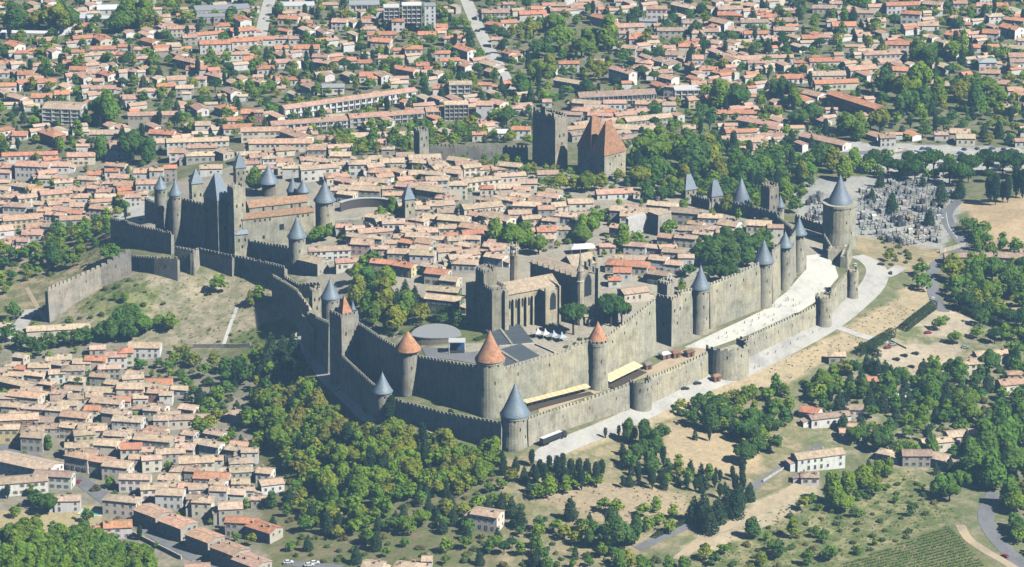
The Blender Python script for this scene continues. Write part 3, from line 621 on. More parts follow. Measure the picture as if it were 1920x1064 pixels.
nx_, ny_ = -math.sin(a), math.cos(a)
x2, y2 = x+nx_*7.6+math.cos(a)*2, y+ny_*7.6+math.sin(a)*2; z2 = top_z(y2-4.6, 384)
gable_block(o, x2, y2, a, 35, 9.2, z-5, z2, 2.6, STONE, (.47, .29, .18))
for k in (-14, -11, -8, -5, 12, 15, 18): wall_win(o, x, y, a, k, 3.02, zl-1.6, .9, 1.3)
wall_win(o, x, y, a, 2, 3.02, zl-7, 2.6, 3.4); wall_win(o, x, y, a, -9, 3.02, zl-12, 1.2, 2)
for k in (-9, -3.5, 8, 13): wall_win(o, x2, y2, a, k, 4.62, z2-2.0, 1.0, 2.0, True)
FOOT += [(x+math.cos(a)*k, y+math.sin(a)*k, 10) for k in (-16, -5, 5, 16)]
# castle bridge with arch and curved exhibition wall
x, y, z = ground(652, 425); o = thing('stone_bridge', 'low stone arch bridge at the castle gate', 'bridge', (x, y, z))
b = MB(); a = rad(8); n = 10; span, hh = 4.2, 4.6; pts = [(-9, 0), (-span, 0)]+[(-span*math.cos(math.pi*k/n), 3.2*math.sin(math.pi*k/n)) for k in range(1, n)]+[(span, 0), (9, 0), (9, hh), (-9, hh)]
c, s = math.cos(a), math.sin(a); vs = [(x+c*p-s*q, y+s*p+c*q, z+h) for q in (-2, 2) for p, h in pts]; k = len(pts)
b.add(vs, [tuple(range(k)), tuple(range(2*k-1, k-1, -1))]+[(i, i+k, (i+1) % k+k, (i+1) % k) for i in range(k)]); b.build('arch', 'stone', o, STONE); FOOT.append((x, y, 10))
x, y, z = ground(692, 396); o = thing('exhibition_screen', 'curved dark display wall with pale coping behind the castle', 'wall', (x, y, z)); b = MB(); t = MB(); n = 14
for k in range(n):
    a0, a1 = rad(-62+124*k/n), rad(-62+124*(k+1)/n); r0 = 19
    P_ = lambda r, q: (x+r*math.sin(q), y-9+r*math.cos(q)*.9)
    q = [P_(r0, a0), P_(r0, a1), P_(r0+.5, a1), P_(r0+.5, a0)]; b.hexa([(*p, z-1) for p in q]+[(*p, z+5.2) for p in q])
    q = [P_(r0-.3, a0), P_(r0-.3, a1), P_(r0+2.0, a1), P_(r0+2.0, a0)]; t.hexa([(*p, z+5.25) for p in q]+[(*p, z+5.6) for p in q])
b.build('panel', 'paint', o, (.10, .085, .08)); t.build('coping', 'paint', o, (.55, .56, .55)); FOOT.append((x, y, 18))
# ---------------------------------------------------------------- east side: gate, treasury tower, far towers
x, y, z = ground(1128, 327); s = scale_at(y); o = thing('gate_towers', 'twin gate towers under steep orange peaked roofs', 'tower', (x, y, z)); a = rad(38); c, n = math.cos(a), math.sin(a)
ze = top_z(y, 279); b = MB()
def bast(cx, cy, r, L, nn=12):      # rounded front to the right, flat back to the left
    pts = []
    for k in range(nn+1):
        t = -math.pi/2+math.pi*k/nn; pts.append((cx+L/2+r*math.cos(t), cy+r*math.sin(t)))
    return pts+[(cx-L/2, cy+r), (cx-L/2, cy-r)]
W2 = lambda p: (x+c*p[0]-n*p[1], y+n*p[0]+c*p[1])
body = [W2(p) for p in [(-8.5, 13), (-8.5, -13)]+[(5+7*math.cos(t), -6.4+6.6*math.sin(t)) for t in np.linspace(-math.pi/2, math.pi/2, 9)]+[(5+7*math.cos(t), 6.4+6.6*math.sin(t)) for t in np.linspace(-math.pi/2, math.pi/2, 9)]]
b.prism(body, z-4, ze); b.build('shaft', 'stone', o, STONE)
for yc, av in ((6.6, 216), (-6.6, 227)):
    out = [W2(p) for p in [(-9.2, yc+6.9), (-9.2, yc-6.9)]+[(5+7.6*math.cos(t), yc+6.9*math.sin(t)) for t in np.linspace(-math.pi/2, math.pi/2, 11)]]
    px, py = W2((-2.5, yc)); px2, py2 = W2((1.0, yc)); za = top_z(py, av); m = MB(); k = len(out)
    vs = [(*p, ze+.05) for p in out]+[(px, py, za), (px2, py2, za)]
    fs = [(0, 1, k)]+[(1, 2, k+1, k)]+[(i, i+1, k+1) for i in range(2, k-1)]+[(k-1, 0, k, k+1)]+[tuple(range(k-1, -1, -1))]
    m.add(vs, fs); rf = m.build('roof', 'tile', o, jit((.42, .23, .135), .05))
    d = MB(); dx, dy = W2((2.5, yc-3.6)); d.obox(dx, dy, a, 1.4, 1.6, ze+3.5, ze+6.5); d.v = [(q[0]-x, q[1]-y, q[2]-z) for q in d.v]; d.build('dormer', 'slate', rf, SLATE)
for k, zz in ((0, 1.8), (3, 1.8), (-4, 6), (5, 8)): wall_win(o, x, y, a, k, 13.03, ze-zz, .8, 1.2)
for k in (-9, -3, 3, 9):
    xx, yy = W2((-8.53, k)); m = MB(); m.obox(xx, yy, a+math.pi/2, .8, .3, ze-8, ze-6.3); m.build('window', 'pane', o)
FOOT.append((x, y, 17))
o, x, y, z, zt = square_tower(1031, 310, 216, 10.5, 20, 44, 'massive stone treasury tower with ragged crenellated gable', col=(.40, .37, .29), battle=True, wins=((.2, .66), (-.15, .66), (.05, .5), (-.05, .24)))
b = MB(); a = rad(44)
for k, h in ((-7.2, 4.2), (-4.2, 3), (0, 6.5), (2.2, 7.5), (5.6, 3.2), (8.2, 4.4)):
    b.obox(x-4.7*math.cos(a)-math.sin(a)*k*1.08, y-4.7*math.sin(a)+math.cos(a)*k*1.08, a, .9, 1.9, zt-.3, zt+h)
b.build('gable', 'stone', o, (.38, .35, .29))
curtain('curtain_wall', [(806, 300, 274), (900, 302, 275), (990, 302, 276)], 'long dark far wall with a walkway left of the treasury tower', color=STONE_SHADED, inward=3.5)
square_tower(790, 290, 246, 7, 6.5, 36, 'small lone square tower on the far wall', col=STONE_SHADED)
for u, vb, vt, va in ((1237, 335, 320, 303), (1291, 372, 354, 327), (1340, 392, 366, 338)):
    square_tower(u, vb, vt, 7.2, 6, 25, {1237: 'slate-roofed tower half hidden in trees past the gate', 1291: 'slender slate-roofed tower among dark trees', 1340: 'broad slate pavilion tower beside the large slate cone'}[u], roof='slate', va=va, ridge=3, col=STONE_SHADED)
round_tower(1389, 402, 378, 333, 15, 18.5, 'round tower with tall pale slate cone among trees', wins=2, flare=False)
square_tower(1442, 415, 350, 7.5, 7.5, 40, 'tall narrow crenellated dark tower beside a small slate cone', col=(.33, .3, .26))
round_tower(1462, 416, 387, 366, 8, 10, 'small slate-coned tower behind the tall narrow dark tower', wins=2)
curtain('curtain_wall', [(1296, 385, 366), (1330, 395, 376)], 'low wall between the slate pavilion towers', color=STONE_SHADED)
curtain('curtain_wall', [(1350, 398, 376), (1390, 408, 384), (1462, 425, 402)], 'far inner wall below the large pale slate cone', color=STONE_SHADED)
curtain('curtain_wall', [(1455, 425, 405), (1485, 455, 430), (1495, 475, 442)], 'inner wall descending to the farthest sunlit slate tower', color=STONE_SHADED)
curtain('curtain_wall', [(1490, 420, 404), (1520, 432, 414), (1545, 440, 422)], 'sandy cemetery wall left of the drum tower', color=STONE)
# ---------------------------------------------------------------- basilica
x, y, z = ground(985, 612); z = hgt(x, y); a = rad(30); c, n = math.cos(a), math.sin(a); s = scale_at(y)
o = thing('basilica', 'stone basilica with fortified west tower, tiled nave and slender spire', 'church', (x, y, z))
W2 = lambda p, q: (x+c*p-n*q, y+n*p+c*q)
ze = top_z(y, 549)
nx_, ny_ = W2(4, 8); gable_block(o, nx_, ny_, a, 34, 15, z-3, ze+.5, 4.2, (.50, .46, .36), (.50, .39, .29))
# fortified west front: two blocks and a stair turret
bx, by = W2(-17, 8); b = MB(); b.obox(bx, by, a, 9, 19, z-3, ze+5); w_ = b.build('west_front', 'stone', o, (.36, .33, .26))
m = MB(); q = rect(bx, by, a, 8.4, 18.4)
for p_, r_ in zip(q, q[1:]+q[:1]): merlons(m, p_, r_, ze+5.3, ze+5.3, None)
m.build('battlement', 'stone', o, (.38, .35, .28))
bx, by = W2(-17.5, 12); b = MB(); b.obox(bx, by, a, 8, 9, ze+4.9, ze+12.5); b.build('west_tower', 'stone', o, (.36, .33, .26))
m = MB(); q = rect(bx, by, a, 7.4, 8.4)
for p_, r_ in zip(q, q[1:]+q[:1]): merlons(m, p_, r_, ze+12.7, ze+12.7, None)
m.build('battlement', 'stone', o, (.38, .35, .28))
bx, by = W2(-18, 21); b = MB(); b.obox(bx, by, a, 9, 9, z-3, ze+2); b.build('west_annex', 'stone', o, (.36, .33, .26))
bx, by = W2(-13.5, -2); b = MB(); b.obox(bx, by, a, 2.4, 3, z-3, ze+4.5); b.build('buttress', 'stone', o, (.50, .46, .36))
# south aisle windows and buttresses
for k in (-9.5, -5.5, -1.5, 2.5, 6.5):
    b = MB(); bx, by = W2(k-2, -.35); b.obox(bx, by, a, .9, 1.6, z-2, ze-2.5); b.build('buttress', 'stone', o, (.50, .46, .36))
    wall_win(o, x, y, a, k, -.45, ze-5.6, .9, 4.2, True)
wall_win(o, x, y, a, 4.4, -.42, z+3, 2.2, 4.4, True, 'door', 'pane')
# south chapel with traceried window
bx, by = W2(13, -2.8); b = MB(); b.obox(bx, by, a, 9, 7, z-3, ze+.8); b.build('south_chapel', 'stone', o, (.50, .46, .36))
wall_win(o, bx, by, a, .6, 3.52, ze-6.5, 3.6, 7, True)
for k in (-4.2, 4.4):
    b = MB(); q_ = W2(13+k, -6.7); b.obox(*q_, a, 1, 1.4, z-2, ze+3); b.build('buttress', 'stone', o, (.50, .46, .36))
# transept and choir, taller
zc = ze+6.5; bx, by = W2(29, 9); gable_block(o, bx, by, rad(-46), 38, 13, z-3, zc, 2.6, (.44, .40, .32), (.54, .43, .32), rname='roof')
cx_, cy_ = W2(42, 14); gable_block(o, cx_, cy_, a, 15, 12, z-3, zc, 4.2, (.46, .42, .33), (.54, .43, .32))
fx, fy = bx+19*math.cos(rad(-46)), by+19*math.sin(rad(-46)); fa_ = rad(44)
wall_win(o, fx, fy, fa_, 0, .05, zc-7, 5.2, 8.5, True)
for k in (-6.6, 6.6):
    b = MB(); b.obox(fx+k*math.cos(fa_)+math.sin(fa_), fy+k*math.sin(fa_)-math.cos(fa_), fa_, 1.4, 2, z-3, zc+3.5); b.build('buttress', 'stone', o, (.50, .46, .36))
for p_, q_ in ((37.5, -3), (41, 4.5), (45, 7), (49.5, 9)):
    b = MB(); bx, by = W2(p_, q_); b.obox(bx, by, a, 1.3, 2.4, z-3, zc+3); b.build('buttress', 'stone', o, (.50, .46, .36))
for p_ in (39.3, 43, 47): wall_win(o, *W2(p_, 7.6), a, 0, 0, zc-7, 1.9, 8, True)
for k in range(9):   # row of finials along the dark west side of the transept
    b = MB(); t_ = -17+k*4.3; q_ = (fx+(-19+t_)*math.cos(rad(-46))*1-6.6*math.cos(fa_), fy+(-19+t_)*math.sin(rad(-46))-6.6*math.sin(fa_)); b.obox(*q_, a, .7, .7, zc-.5, zc+2.2); b.build('pinnacle', 'stone', o, (.50, .46, .36))
bx, by = fx-7.4*math.cos(fa_)+1.5*math.sin(fa_), fy-7.4*math.sin(fa_)-1.5*math.cos(fa_); b = MB(); zs = top_z(by, 468); b.lathe(bx, by, [(1.9, z-3), (1.9, zc-1), (2.2, zc-.8), (1.6, zc), (1.6, zc+5), (2.0, zc+5.2), (.9, zc+8.5), (.1, zs), (0, zs+.1)], 8); b.build('spire', 'stone', o, (.49, .45, .36))
bx, by = W2(11, 31); b = MB(); zs = top_z(by, 462); b.lathe(bx, by, [(2.4, z-3), (2.4, zs-5.5), (2.7, zs-5.3), (2.7, zs-4.7)], 8); tu = b.build('bell_turret', 'stone', o, (.40, .36, .29))
b = MB()
for k in range(6): b.obox(bx+2*math.cos(k*1.047), by+2*math.sin(k*1.047), k*1.047, .7, .7, zs-4.8, zs-.4)
b.lathe(bx, by, [(2.6, zs-.5), (2.6, zs+.4)], 8)
for k in range(6): b.obox(bx+2.2*math.cos(k*1.047), by+2.2*math.sin(k*1.047), k*1.047, .6, .6, zs+.3, zs+2)
b.build('belfry', 'stone', o, (.49, .45, .36))
FOOT += [(*W2(k, 8), 13) for k in (-18, -8, 2, 12, 22, 32, 42)]+[(*W2(29, k), 9) for k in (-8, 24)]
bx, by, bz = ground(1120, 600); o = thing('sacristy', 'low sacristy with pale tiled roof before the basilica transept', 'building', (bx, by, bz)); gable_block(o, bx, by, a, 21, 9, bz-3, bz+5, 2, (.46, .41, .32), (.48, .37, .26))
for k in (-6, -2, 2, 6): wall_win(o, bx, by, a, k, 4.52, bz+2.5, 1.4, 2.4, True)
FOOT.append((bx, by, 11))

# battered bastion block among the old town roofs, and the white canopy behind the choir
x, y, z = ground(1236, 436); zt = top_z(y, 398); o = thing('bastion', 'battered stone bastion block with one dark sloping face', 'bastion', (x, y, z)); b = MB()
b.hexa([(*p, z-2) for p in rect(x, y, rad(40), 13, 12)]+[(*p, zt) for p in rect(x, y, rad(40), 10, 9)]); b.build('masonry', 'stone', o, (.50, .46, .38)); b = MB(); b.obox(x, y, rad(40), 10.6, 9.6, zt+.004, zt+.4); b.build('coping', 'tile', o, (.6, .48, .37)); FOOT.append((x, y, 9))
x, y, z = ground(1192, 437); zt = top_z(y, 402); o = thing('white_gable_wall', 'tall whitewashed blank wall beside the battered bastion', 'wall', (x, y, z)); b = MB()
b.hexa([(*p, z-2) for p in rect(x, y, rad(20), 12, 5)]+[(*p, zt-(2 if k in (0, 3) else 0)) for k, p in enumerate(rect(x, y, rad(20), 11, 4))]); b.build('masonry', 'plaster', o, (.72, .71, .68)); FOOT.append((x, y, 6))
x, y, z = ground(1092, 474); o = thing('canopy_tent', 'white canopy tent behind the basilica choir', 'tent', (x, y, z)); b = MB(); pyramid(b, x, y, rad(10), 14, 7, z+3.6, z+5.4, 9, .2); b.build('canopy', 'cloth', o, (.85, .86, .86))
for p in rect(x, y, rad(10), 13.6, 6.6): b = MB(); b.tube((*p, z-.3), (*p, z+3.4), .08, .08); b.build('leg', 'paint', o, (.7, .7, .7))
FOOT.append((x, y, 7))
# ---------------------------------------------------------------- houses
RC = {'o': (.62, .29, .175), 'p': (.60, .385, .28), 't': (.63, .475, .345), 'b': (.48, .355, .27), 'G': (.40, .41, .43), 'W': (.82, .82, .8)}
WC = {'w': (.86, .84, .79), 'c': (.84, .76, .62), 'y': (.74, .60, .34), 'g': (.54, .50, .43), 'b': (.46, .25, .17), 'p': (.68, .50, .42), 'r': (.46, .23, .16), 'i': (.10, .15, .05)}
RN = {'o': 'orange', 'p': 'pinkish', 't': 'tan', 'b': 'brown', 'G': 'grey', 'W': 'white'}
WN = {'w': 'white', 'c': 'cream', 'y': 'yellow', 'g': 'grey stone', 'b': 'ochre brick', 'p': 'pink', 'r': 'brick', 'i': 'ivy-clad'}
LAND = [tuple(s.split(';')) for s in '''120;215;near the white balconied apartment block|100;60;near the long flat white roof by the trees|330;90;beside the tree-lined suburb car park|440;60;behind the suburb terrace rows|250;150;in gardens above the white apartment block|400;170;beside the tall dark suburb cypress|60;130;among the far left suburb gardens|480;130;between the pale avenue and cypress
560;60;beside the pale avenue|680;60;below the white office tower|750;110;in gardens below the white office tower|620;120;above the white hacienda house|880;90;beside the street with parked cars|850;160;near the three-storey balcony block|870;210;beside the yellow town block|650;215;near the long terraced apartments|540;270;near the courtyard building
1000;40;beside the dark suburb grove|1060;110;below the dark suburb grove|1150;40;in front of the highest suburb gardens|1250;80;in the packed suburb lanes|1350;40;among the far suburb gardens|1330;120;above the white modern block|1150;170;near the long flat-fronted school|1230;190;beside the white modern block|1170;220;behind the twin orange gate roofs|1400;180;beside the round plane tree|1400;250;behind the tree-hidden slate towers
1500;60;above the institute with long roofs|1480;110;left of the institute with long roofs|1560;140;beside the institute roofs|1680;30;above the smoke-blurred roofs|1680;110;among the smoke-blurred roofs|1790;50;in the far right gardens|1860;40;in the last far right street|1860;120;right of the dark pine grove|1880;250;beyond the cemetery car park|1600;210;near the long dark-sided hall|1800;250;above the cemetery car park
60;300;beside the long low barrack roof|160;310;near the lone square white house|100;370;on the left bank street|50;430;at the left valley edge|200;390;below the castle terrace|280;320;behind the castle cones|380;300;behind the castle keep|130;420;above the left scrub slope
620;300;inside the walls near the castle|700;310;inside the walls under the north rampart|790;300;inside the walls below the lone square tower|700;350;inside the walls behind the curved screen|860;300;inside the walls below the walkway wall|940;320;inside the walls below the treasury tower|800;370;inside the walls beside the little belfry|900;380;inside the walls around the large hotel court|980;400;inside the walls beside the large hotel|850;420;inside the walls in the central lanes|760;430;inside the walls in front of the belfry|640;450;inside the walls below the stout castle tower|620;490;inside the walls beside the western gate|740;490;inside the walls above the bishops garden|840;480;inside the walls left of the basilica|850;540;inside the walls beside the ivy courtyard|1050;430;inside the walls behind the basilica choir|1180;400;inside the walls near the bastion blocks|1200;490;inside the walls right of the basilica|1300;420;inside the walls near the farthest sunlit towers|1380;420;inside the walls below the pale slate cone
80;610;beside the plane tree row|250;650;below the dry castle slope|180;670;on the street below the plane trees|60;700;in the old lower town roofs|150;740;in the packed lower town lanes|260;720;in the lower town beside the allotments|230;790;in the lower town centre|340;780;at the lower town garden edge|60;870;beside the long low white school|170;850;by the lower town street corner|260;850;in the lower town below the allotments|330;900;above the pink terrace row|400;860;beside the lower wood edge|120;920;beside the turquoise pool|220;1000;below the turquoise pool|430;970;beside the pink terrace row|520;880;at the wood edge|700;1050;at the foot of the wood|920;970;alone among cypress trees
600;850;in the wood under the slender slate-coned outer tower|560;920;on the steep lower side of the wood|700;880;in the heart of the wood|800;880;in the wood below the shaded outer wall|880;900;in the wood under the near corner tower|640;760;beside the curving rampart lane|520;700;in the dark thicket under the western gate|750;980;in the open scrub below the wood|850;1000;beside the lone cream villa|1050;890;by the cypress row below the lorry|1100;930;on the dry terrace|1180;870;in the grove between the two dry meadows|1230;970;on the orchard plot of the dry terrace|1340;970;in the dark hedge above the dirt track|1400;840;in the grove above the farm lane|1330;780;below the outer wall cars|1600;930;by the willow clump below the farmhouse|1700;940;on the olive slope|1880;960;beside the bending asphalt road|60;1040;in the round grove below the lawn|160;1050;in the round grove beside the terrace wall|400;600;on the dry castle slope|240;620;under the ramp wall meadow|60;490;on the left scrub slope|730;590;in the bishops garden|680;550;beside the bishops garden gate|1090;620;behind the theatre marquees|1370;490;in the garden behind the long sunlit wall|1270;350;in the moat woods past the gate towers|1380;360;in the moat woods around the pale slate cone|1510;350;in the moat woods left of the cemetery|1700;400;inside the cemetery|1760;340;in the pine belt behind the cemetery|1860;340;in the pine belt by the car park|1700;220;in the pine grove below the institute|1780;210;in the right half of the pine grove|1070;100;in the dark suburb grove|960;460;in the square left of the basilica turret|1110;450;behind the basilica spire|1070;345;below the gate towers|1570;670;below the dry roadside bank|1560;780;beside the climbing lane|1530;860;above the dry track|1830;680;inside the tall hedges|1900;720;beyond the hedged house|1880;590;beside the right hedge|1800;820;above the olive slope|1820;480;beside the cemetery road'''.replace('\n', '|').split('|')]
LAND = [(float(a), float(b), c) for a, b, c in LAND]
def near(u, v): return min(LAND, key=lambda q: (q[0]-u)**2+((q[1]-v)*1.6)**2)[2]
def win_mesh(w, h, shut=False, name='window'):
    m = MB(); t = .1
    m.box(-w/2, w/2, -.07, 0, -h/2, h/2, 0)
    for x0, x1, z0, z1 in ((-w/2-t, -w/2, -h/2-t, h/2+t), (w/2, w/2+t, -h/2-t, h/2+t), (-w/2, w/2, h/2, h/2+t), (-w/2, w/2, -h/2-t, -h/2)): m.box(x0, x1, -.14, 0, z0, z1, 1)
    m.box(-.04, .04, -.1, -.071, -h/2, h/2, 1)
    if shut:
        for s in (-1, 1): m.box(s*(w/2+t+.27)-.27, s*(w/2+t+.27)+.27, -.12, -.001, -h/2, h/2, 2)
    return m.mesh(name, ['pane', 'frame', 'paint'])
WM = [win_mesh(1.0, 1.5), win_mesh(1.0, 1.5, True), win_mesh(1.5, 1.4), win_mesh(1.1, 2.2), win_mesh(2.6, 2.1), win_mesh(.8, 1.0)]
cm = MB(); cm.box(-.45, .45, -.35, .35, -1.2, 1.1); cm.box(-.55, .55, -.45, .45, 1.1, 1.25); CH = cm.mesh('chimney', 'plaster')
SHC = [(.35, .22, .14), (.25, .3, .36), (.6, .58, .55), (.2, .27, .2), (.5, .2, .14)]
KINDN = {}
GROUPS = (('inside the walls', 'old town houses inside the walls'),)
def house(u, v, L, ang, h, r='t', wc='c', W=None, hip=False, rise=None, cat='house', label=None, bays=None, flat=False, name='house', sx_=None):
    W = W or R.uniform(7.6, 10.5)*(1 if L > 9 else .8); W = min(W, L*1.15+1)
    rise = rise if rise is not None else W/2*R.uniform(.27, .36)
    if flat: rise = .3
    x, y, z = ground(u, v, h+rise*.45)
    a = rad(ang); c, n = math.cos(a), math.sin(a)
    zb = z; lo = min(hgt(x+c*p-n*q, y+n*p+c*q) for p in (-L/2, L/2) for q in (-W/2, W/2))-zb-1.2
    st = 'single-storey' if h < 4.2 else 'two-storey' if h < 7.4 else 'tall'
    if not label:
        label = f"{WN[wc]} {'long ' if L > 20 else 'small ' if L < 8.5 else ''}{st} {cat} with {RN[r]} roof {near(u, v)}"
    if len(label.split()) > 16: label = label.replace(st+' ', '', 1)
    o = thing(name, label, cat, (x, y, zb), a, {'town_house': 'old town houses inside the walls', 'village_house': 'houses of the lower town', 'country_house': 'country houses'}.get(name, 'houses of the suburb'), world=False)
    b = MB(); wcol = jit(WC[wc], .1)
    q = [(-L/2, -W/2), (L/2, -W/2), (L/2, W/2), (-L/2, W/2)]
    b.hexa([(*p, lo) for p in q]+[(*p, h) for p in q])
    rr = MB(); t = .26; ov = .45; k = rise/(W/2)
    if flat:
        rr.box(-L/2-.2, L/2+.2, -W/2-.2, W/2+.2, h+.01, h+.35)
    elif hip and L > W*.8:
        rl = max(.5, L-W); e = h-ov*k+.03
        q = [(-L/2-ov, -W/2-ov), (L/2+ov, -W/2-ov), (L/2+ov, W/2+ov), (-L/2-ov, W/2+ov)]
        vs = [(*p, e) for p in q]+[(*p, e+t) for p in q]+[(-rl/2, 0, h+rise+t), (rl/2, 0, h+rise+t)]
        rr.add(vs, [(3, 2, 1, 0), (0, 1, 5, 4), (1, 2, 6, 5), (2, 3, 7, 6), (3, 0, 4, 7), (4, 5, 9, 8), (5, 6, 9), (6, 7, 8, 9), (7, 4, 8)])
    else:
        b.add([(-L/2, -W/2, h), (-L/2, W/2, h), (-L/2, 0, h+rise), (L/2, -W/2, h), (L/2, W/2, h), (L/2, 0, h+rise)], [(1, 0, 2), (3, 4, 5)])
        LL = L/2+.3; sk_ = R.uniform(-.6, .6)
        for s in (-1, 1):
            y0 = s*(W/2+ov); za = h-ov*k
            q = [(-LL, y0, za+.03), (LL, y0, za+.03), (LL, 0, h+rise+.03), (-LL, 0, h+rise+.03)]
            q += [(p[0], p[1], p[2]+t) for p in q]
            rr.hexa(q if s < 0 else [q[1], q[0], q[3], q[2], q[5], q[4], q[7], q[6]])
        rr.box(-LL, LL, -.16, .16, h+rise+t-.02, h+rise+t+.12)
    b.build('wall', 'plaster', o, wcol)
    rf = rr.build('roof', 'paint' if flat or r in 'GW' else 'tile', o, jit(RC[r], .13))
    for i in range(0 if flat else R.choice((0, 1, 1, 2, 2, 3))):
        cx_, cy_ = R.uniform(-L*.4, L*.4), R.uniform(-.25, .25)*W
        ch = link('chimney', CH, rf, jit((.5, .4, .32), .2)); ch.location = (cx_, cy_, h+rise-abs(cy_)*k+.3)
    if not bays and not flat and R.random() < .4:          # a lower lean-to against one gable end or the back
        s = R.choice((-1, 1)); l2 = R.uniform(2.6, 4.5); w2 = W*R.uniform(.55, .85); h2 = max(2.3, h*R.uniform(.5, .75)); x0, x1 = sorted((s*(L/2+.01), s*(L/2+l2)))
        ax = MB(); hi = lambda p: h2+.7 if abs(p-s*L/2) < .1 else h2
        q = [(x0, -w2/2), (x1, -w2/2), (x1, w2/2), (x0, w2/2)]; ax.hexa([(*p, lo) for p in q]+[(*p, hi(p[0])) for p in q]); an = ax.build('annex', 'plaster', o, jit(wcol, .06))
        ax = MB(); e0, e1 = (x0, x1+.35) if s > 0 else (x0-.35, x1); q = [(e0, -w2/2-.3), (e1, -w2/2-.3), (e1, w2/2+.3), (e0, w2/2+.3)]
        zf = lambda p: h2+.72-.7*(abs(p-s*L/2)/l2); ax.hexa([(*p, zf(p[0])) for p in q]+[(*p, zf(p[0])+.22) for p in q]); ax.build('annex_roof', 'tile', an, jit(RC['p' if r in 'GW' else r], .15))
    # windows on the faces that the photograph sees
    shc = R.choice(SHC); wk = R.choice((0, 0, 1, 1, 2))
    for face, (fl, fd) in enumerate(((L, W), (W, L), (L, W), (W, L))):
        fa = -math.pi/2+face*math.pi/2           # outward normal in the house frame
        if math.sin(fa+a) > -.12: continue
        tx, ty = -math.sin(fa), math.cos(fa); dx, dy = math.cos(fa)*fd/2, math.sin(fa)*fd/2
        ns = max(1, int((h+.6)/2.9)); nw = max(1, int(fl/(bays or R.uniform(3.0, 4.2))))
        for s in range(ns):
            zc = (s+.5)*(h/ns)+.25
            for i in range(nw):
                if not bays and R.random() < .16: continue
                p = (-.5+(i+.5)/nw)*fl*.94
                me = WM[4] if bays else WM[3] if (s == 0 and R.random() < .2) else WM[wk]
                if h/ns < 2.5 or fl < 4: me = WM[5]
                w_ = link('window', me, o, shc); w_.location = (dx+tx*p, dy+ty*p, zc); w_.rotation_euler = (0, 0, fa+math.pi/2)
        if bays:
            for s in range(ns+1):
                m = MB(); m.box(-fl/2, fl/2, -.5, -.01, -.12, .12)
                bl = m.build('floor_band', 'plaster', o, jit((.7, .69, .66), .04)); bl.location = (dx, dy, max(.2, s*(h/ns)-.15)); bl.rotation_euler = (0, 0, fa+math.pi/2)
            for i in range(nw+1):
                m = MB(); m.box(-.12, .12, -.7, -.02, 0, h-.3); bl = m.build('bay_fin', 'plaster', o, jit((.66, .65, .62), .05))
                p = (-.5+i/nw)*fl; bl.location = (dx+tx*p, dy+ty*p, 0); bl.rotation_euler = (0, 0, fa+math.pi/2)
    nn = max(1, int(L/7))
    for i in range(nn):
        p = (-.5+(i+.5)/nn)*L; FOOT.append((x+c*p, y+n*p, W*.5+.5))
    return o
TILES = {}
HK = ['villa', 'villa', 'houses of the suburb']
def tile(ox, oy, k, txt, hk=None):
    HK[:] = hk or ['villa', 'villa', 'houses of the suburb']
    for s in txt.replace('\n', '|').split('|'):
        t = s.split()
        if len(t) < 5: continue
        house(name=HK[0], cat=HK[1], u=ox+float(t[0])/k, v=oy+float(t[1])/k, L=float(t[2]), ang=float(t[3])+R.uniform(-3, 3), h=float(t[4]), r=t[5] if len(t) > 5 else R.choice('ppot'), wc=t[6] if len(t) > 6 else R.choice('wwcg'), W=float(t[7]) if len(t) > 7 else None, hip=R.random() < .12)
Z = 3.942
tile(0, 0, Z, '''500 75 28 20 4 t w|220 190 9 0 3 o w|340 285 13 5 3 p w|650 180 10 0 3 o w|1190 190 9 60 6 p w|1340 200 20 5 6 p c|1640 178 11 10 5 o w|1790 135 14 -63 6 o w|1550 242 20 20 5 o w|1790 212 18 15 6 o w|1400 262 10 10 6 p g|1590 308 22 8 7 o w|1800 288 18 12 7 o w|610 270 14 12 5 o w|760 275 14 -63 5 o c|1110 295 13 -40 6 o w|1190 340 11 10 4 o w|110 320 13 -50 5 o w|160 380 10 5 4 o w|245 362 8 5 4 o w|575 375 9 5 5 o w|770 350 20 4 4 o w|920 335 9 0 5 o w|700 395 16 15 4 t c|920 388 10 0 4 o w|1050 355 11 0 4 p w|1050 422 9 0 4 p w|1330 390 10 -50 6 p w|1390 435 20 -35 6 p c|1450 495 14 0 5 o w|1720 390 22 5 5 p w|1860 425 12 10 5 o w
40 455 14 5 4 o w|330 472 17 5 5 p c|495 455 8 0 4 o w|580 502 12 0 4 o w|190 532 11 0 4 o w|30 525 8 0 4 p w|720 522 12 5 4 p w|790 540 12 -45 4 o w|540 548 11 20 4 p w|630 555 14 -60 5 p w|980 518 8 -30 5 p w|1050 498 7 40 4 p w|260 570 12 0 4 p w|345 592 13 5 5 o w|50 622 13 8 5 o w|160 602 9 40 5 o w|730 588 7 0 3 p w|765 642 17 5 4 p w|890 598 8 30 3 p w|1060 582 7 0 3 p w|1300 572 13 15 4 p w|1230 624 13 5 6 o y|1365 638 12 0 6 t g|1475 572 9 0 6 p w|1600 545 15 -40 5 p w|1710 665 12 -55 6 b w|460 678 10 5 5 o w|310 702 14 5 4 o w|130 710 13 -40 5 p w|955 712 12 5 5 p w|1085 660 13 5 5 p w|1475 788 12 -60 5 p w|1500 908 10 5 6 t w|1665 788 12 -50 5 o w|1710 877 14 5 4 o w|1850 818 12 0 6 o r|1760 928 20 8 4 o w|790 972 22 2 5 t g|380 975 18 -50 6 o b|30 950 12 30 4 o w|150 982 10 0 3 o w|1200 972 17 -10 4 o w|1090 1037 22 5 5 t g|1460 1028 40 8 6 t w|890 1052 14 3 5 p g|1130 835 33 3 8 p g''')
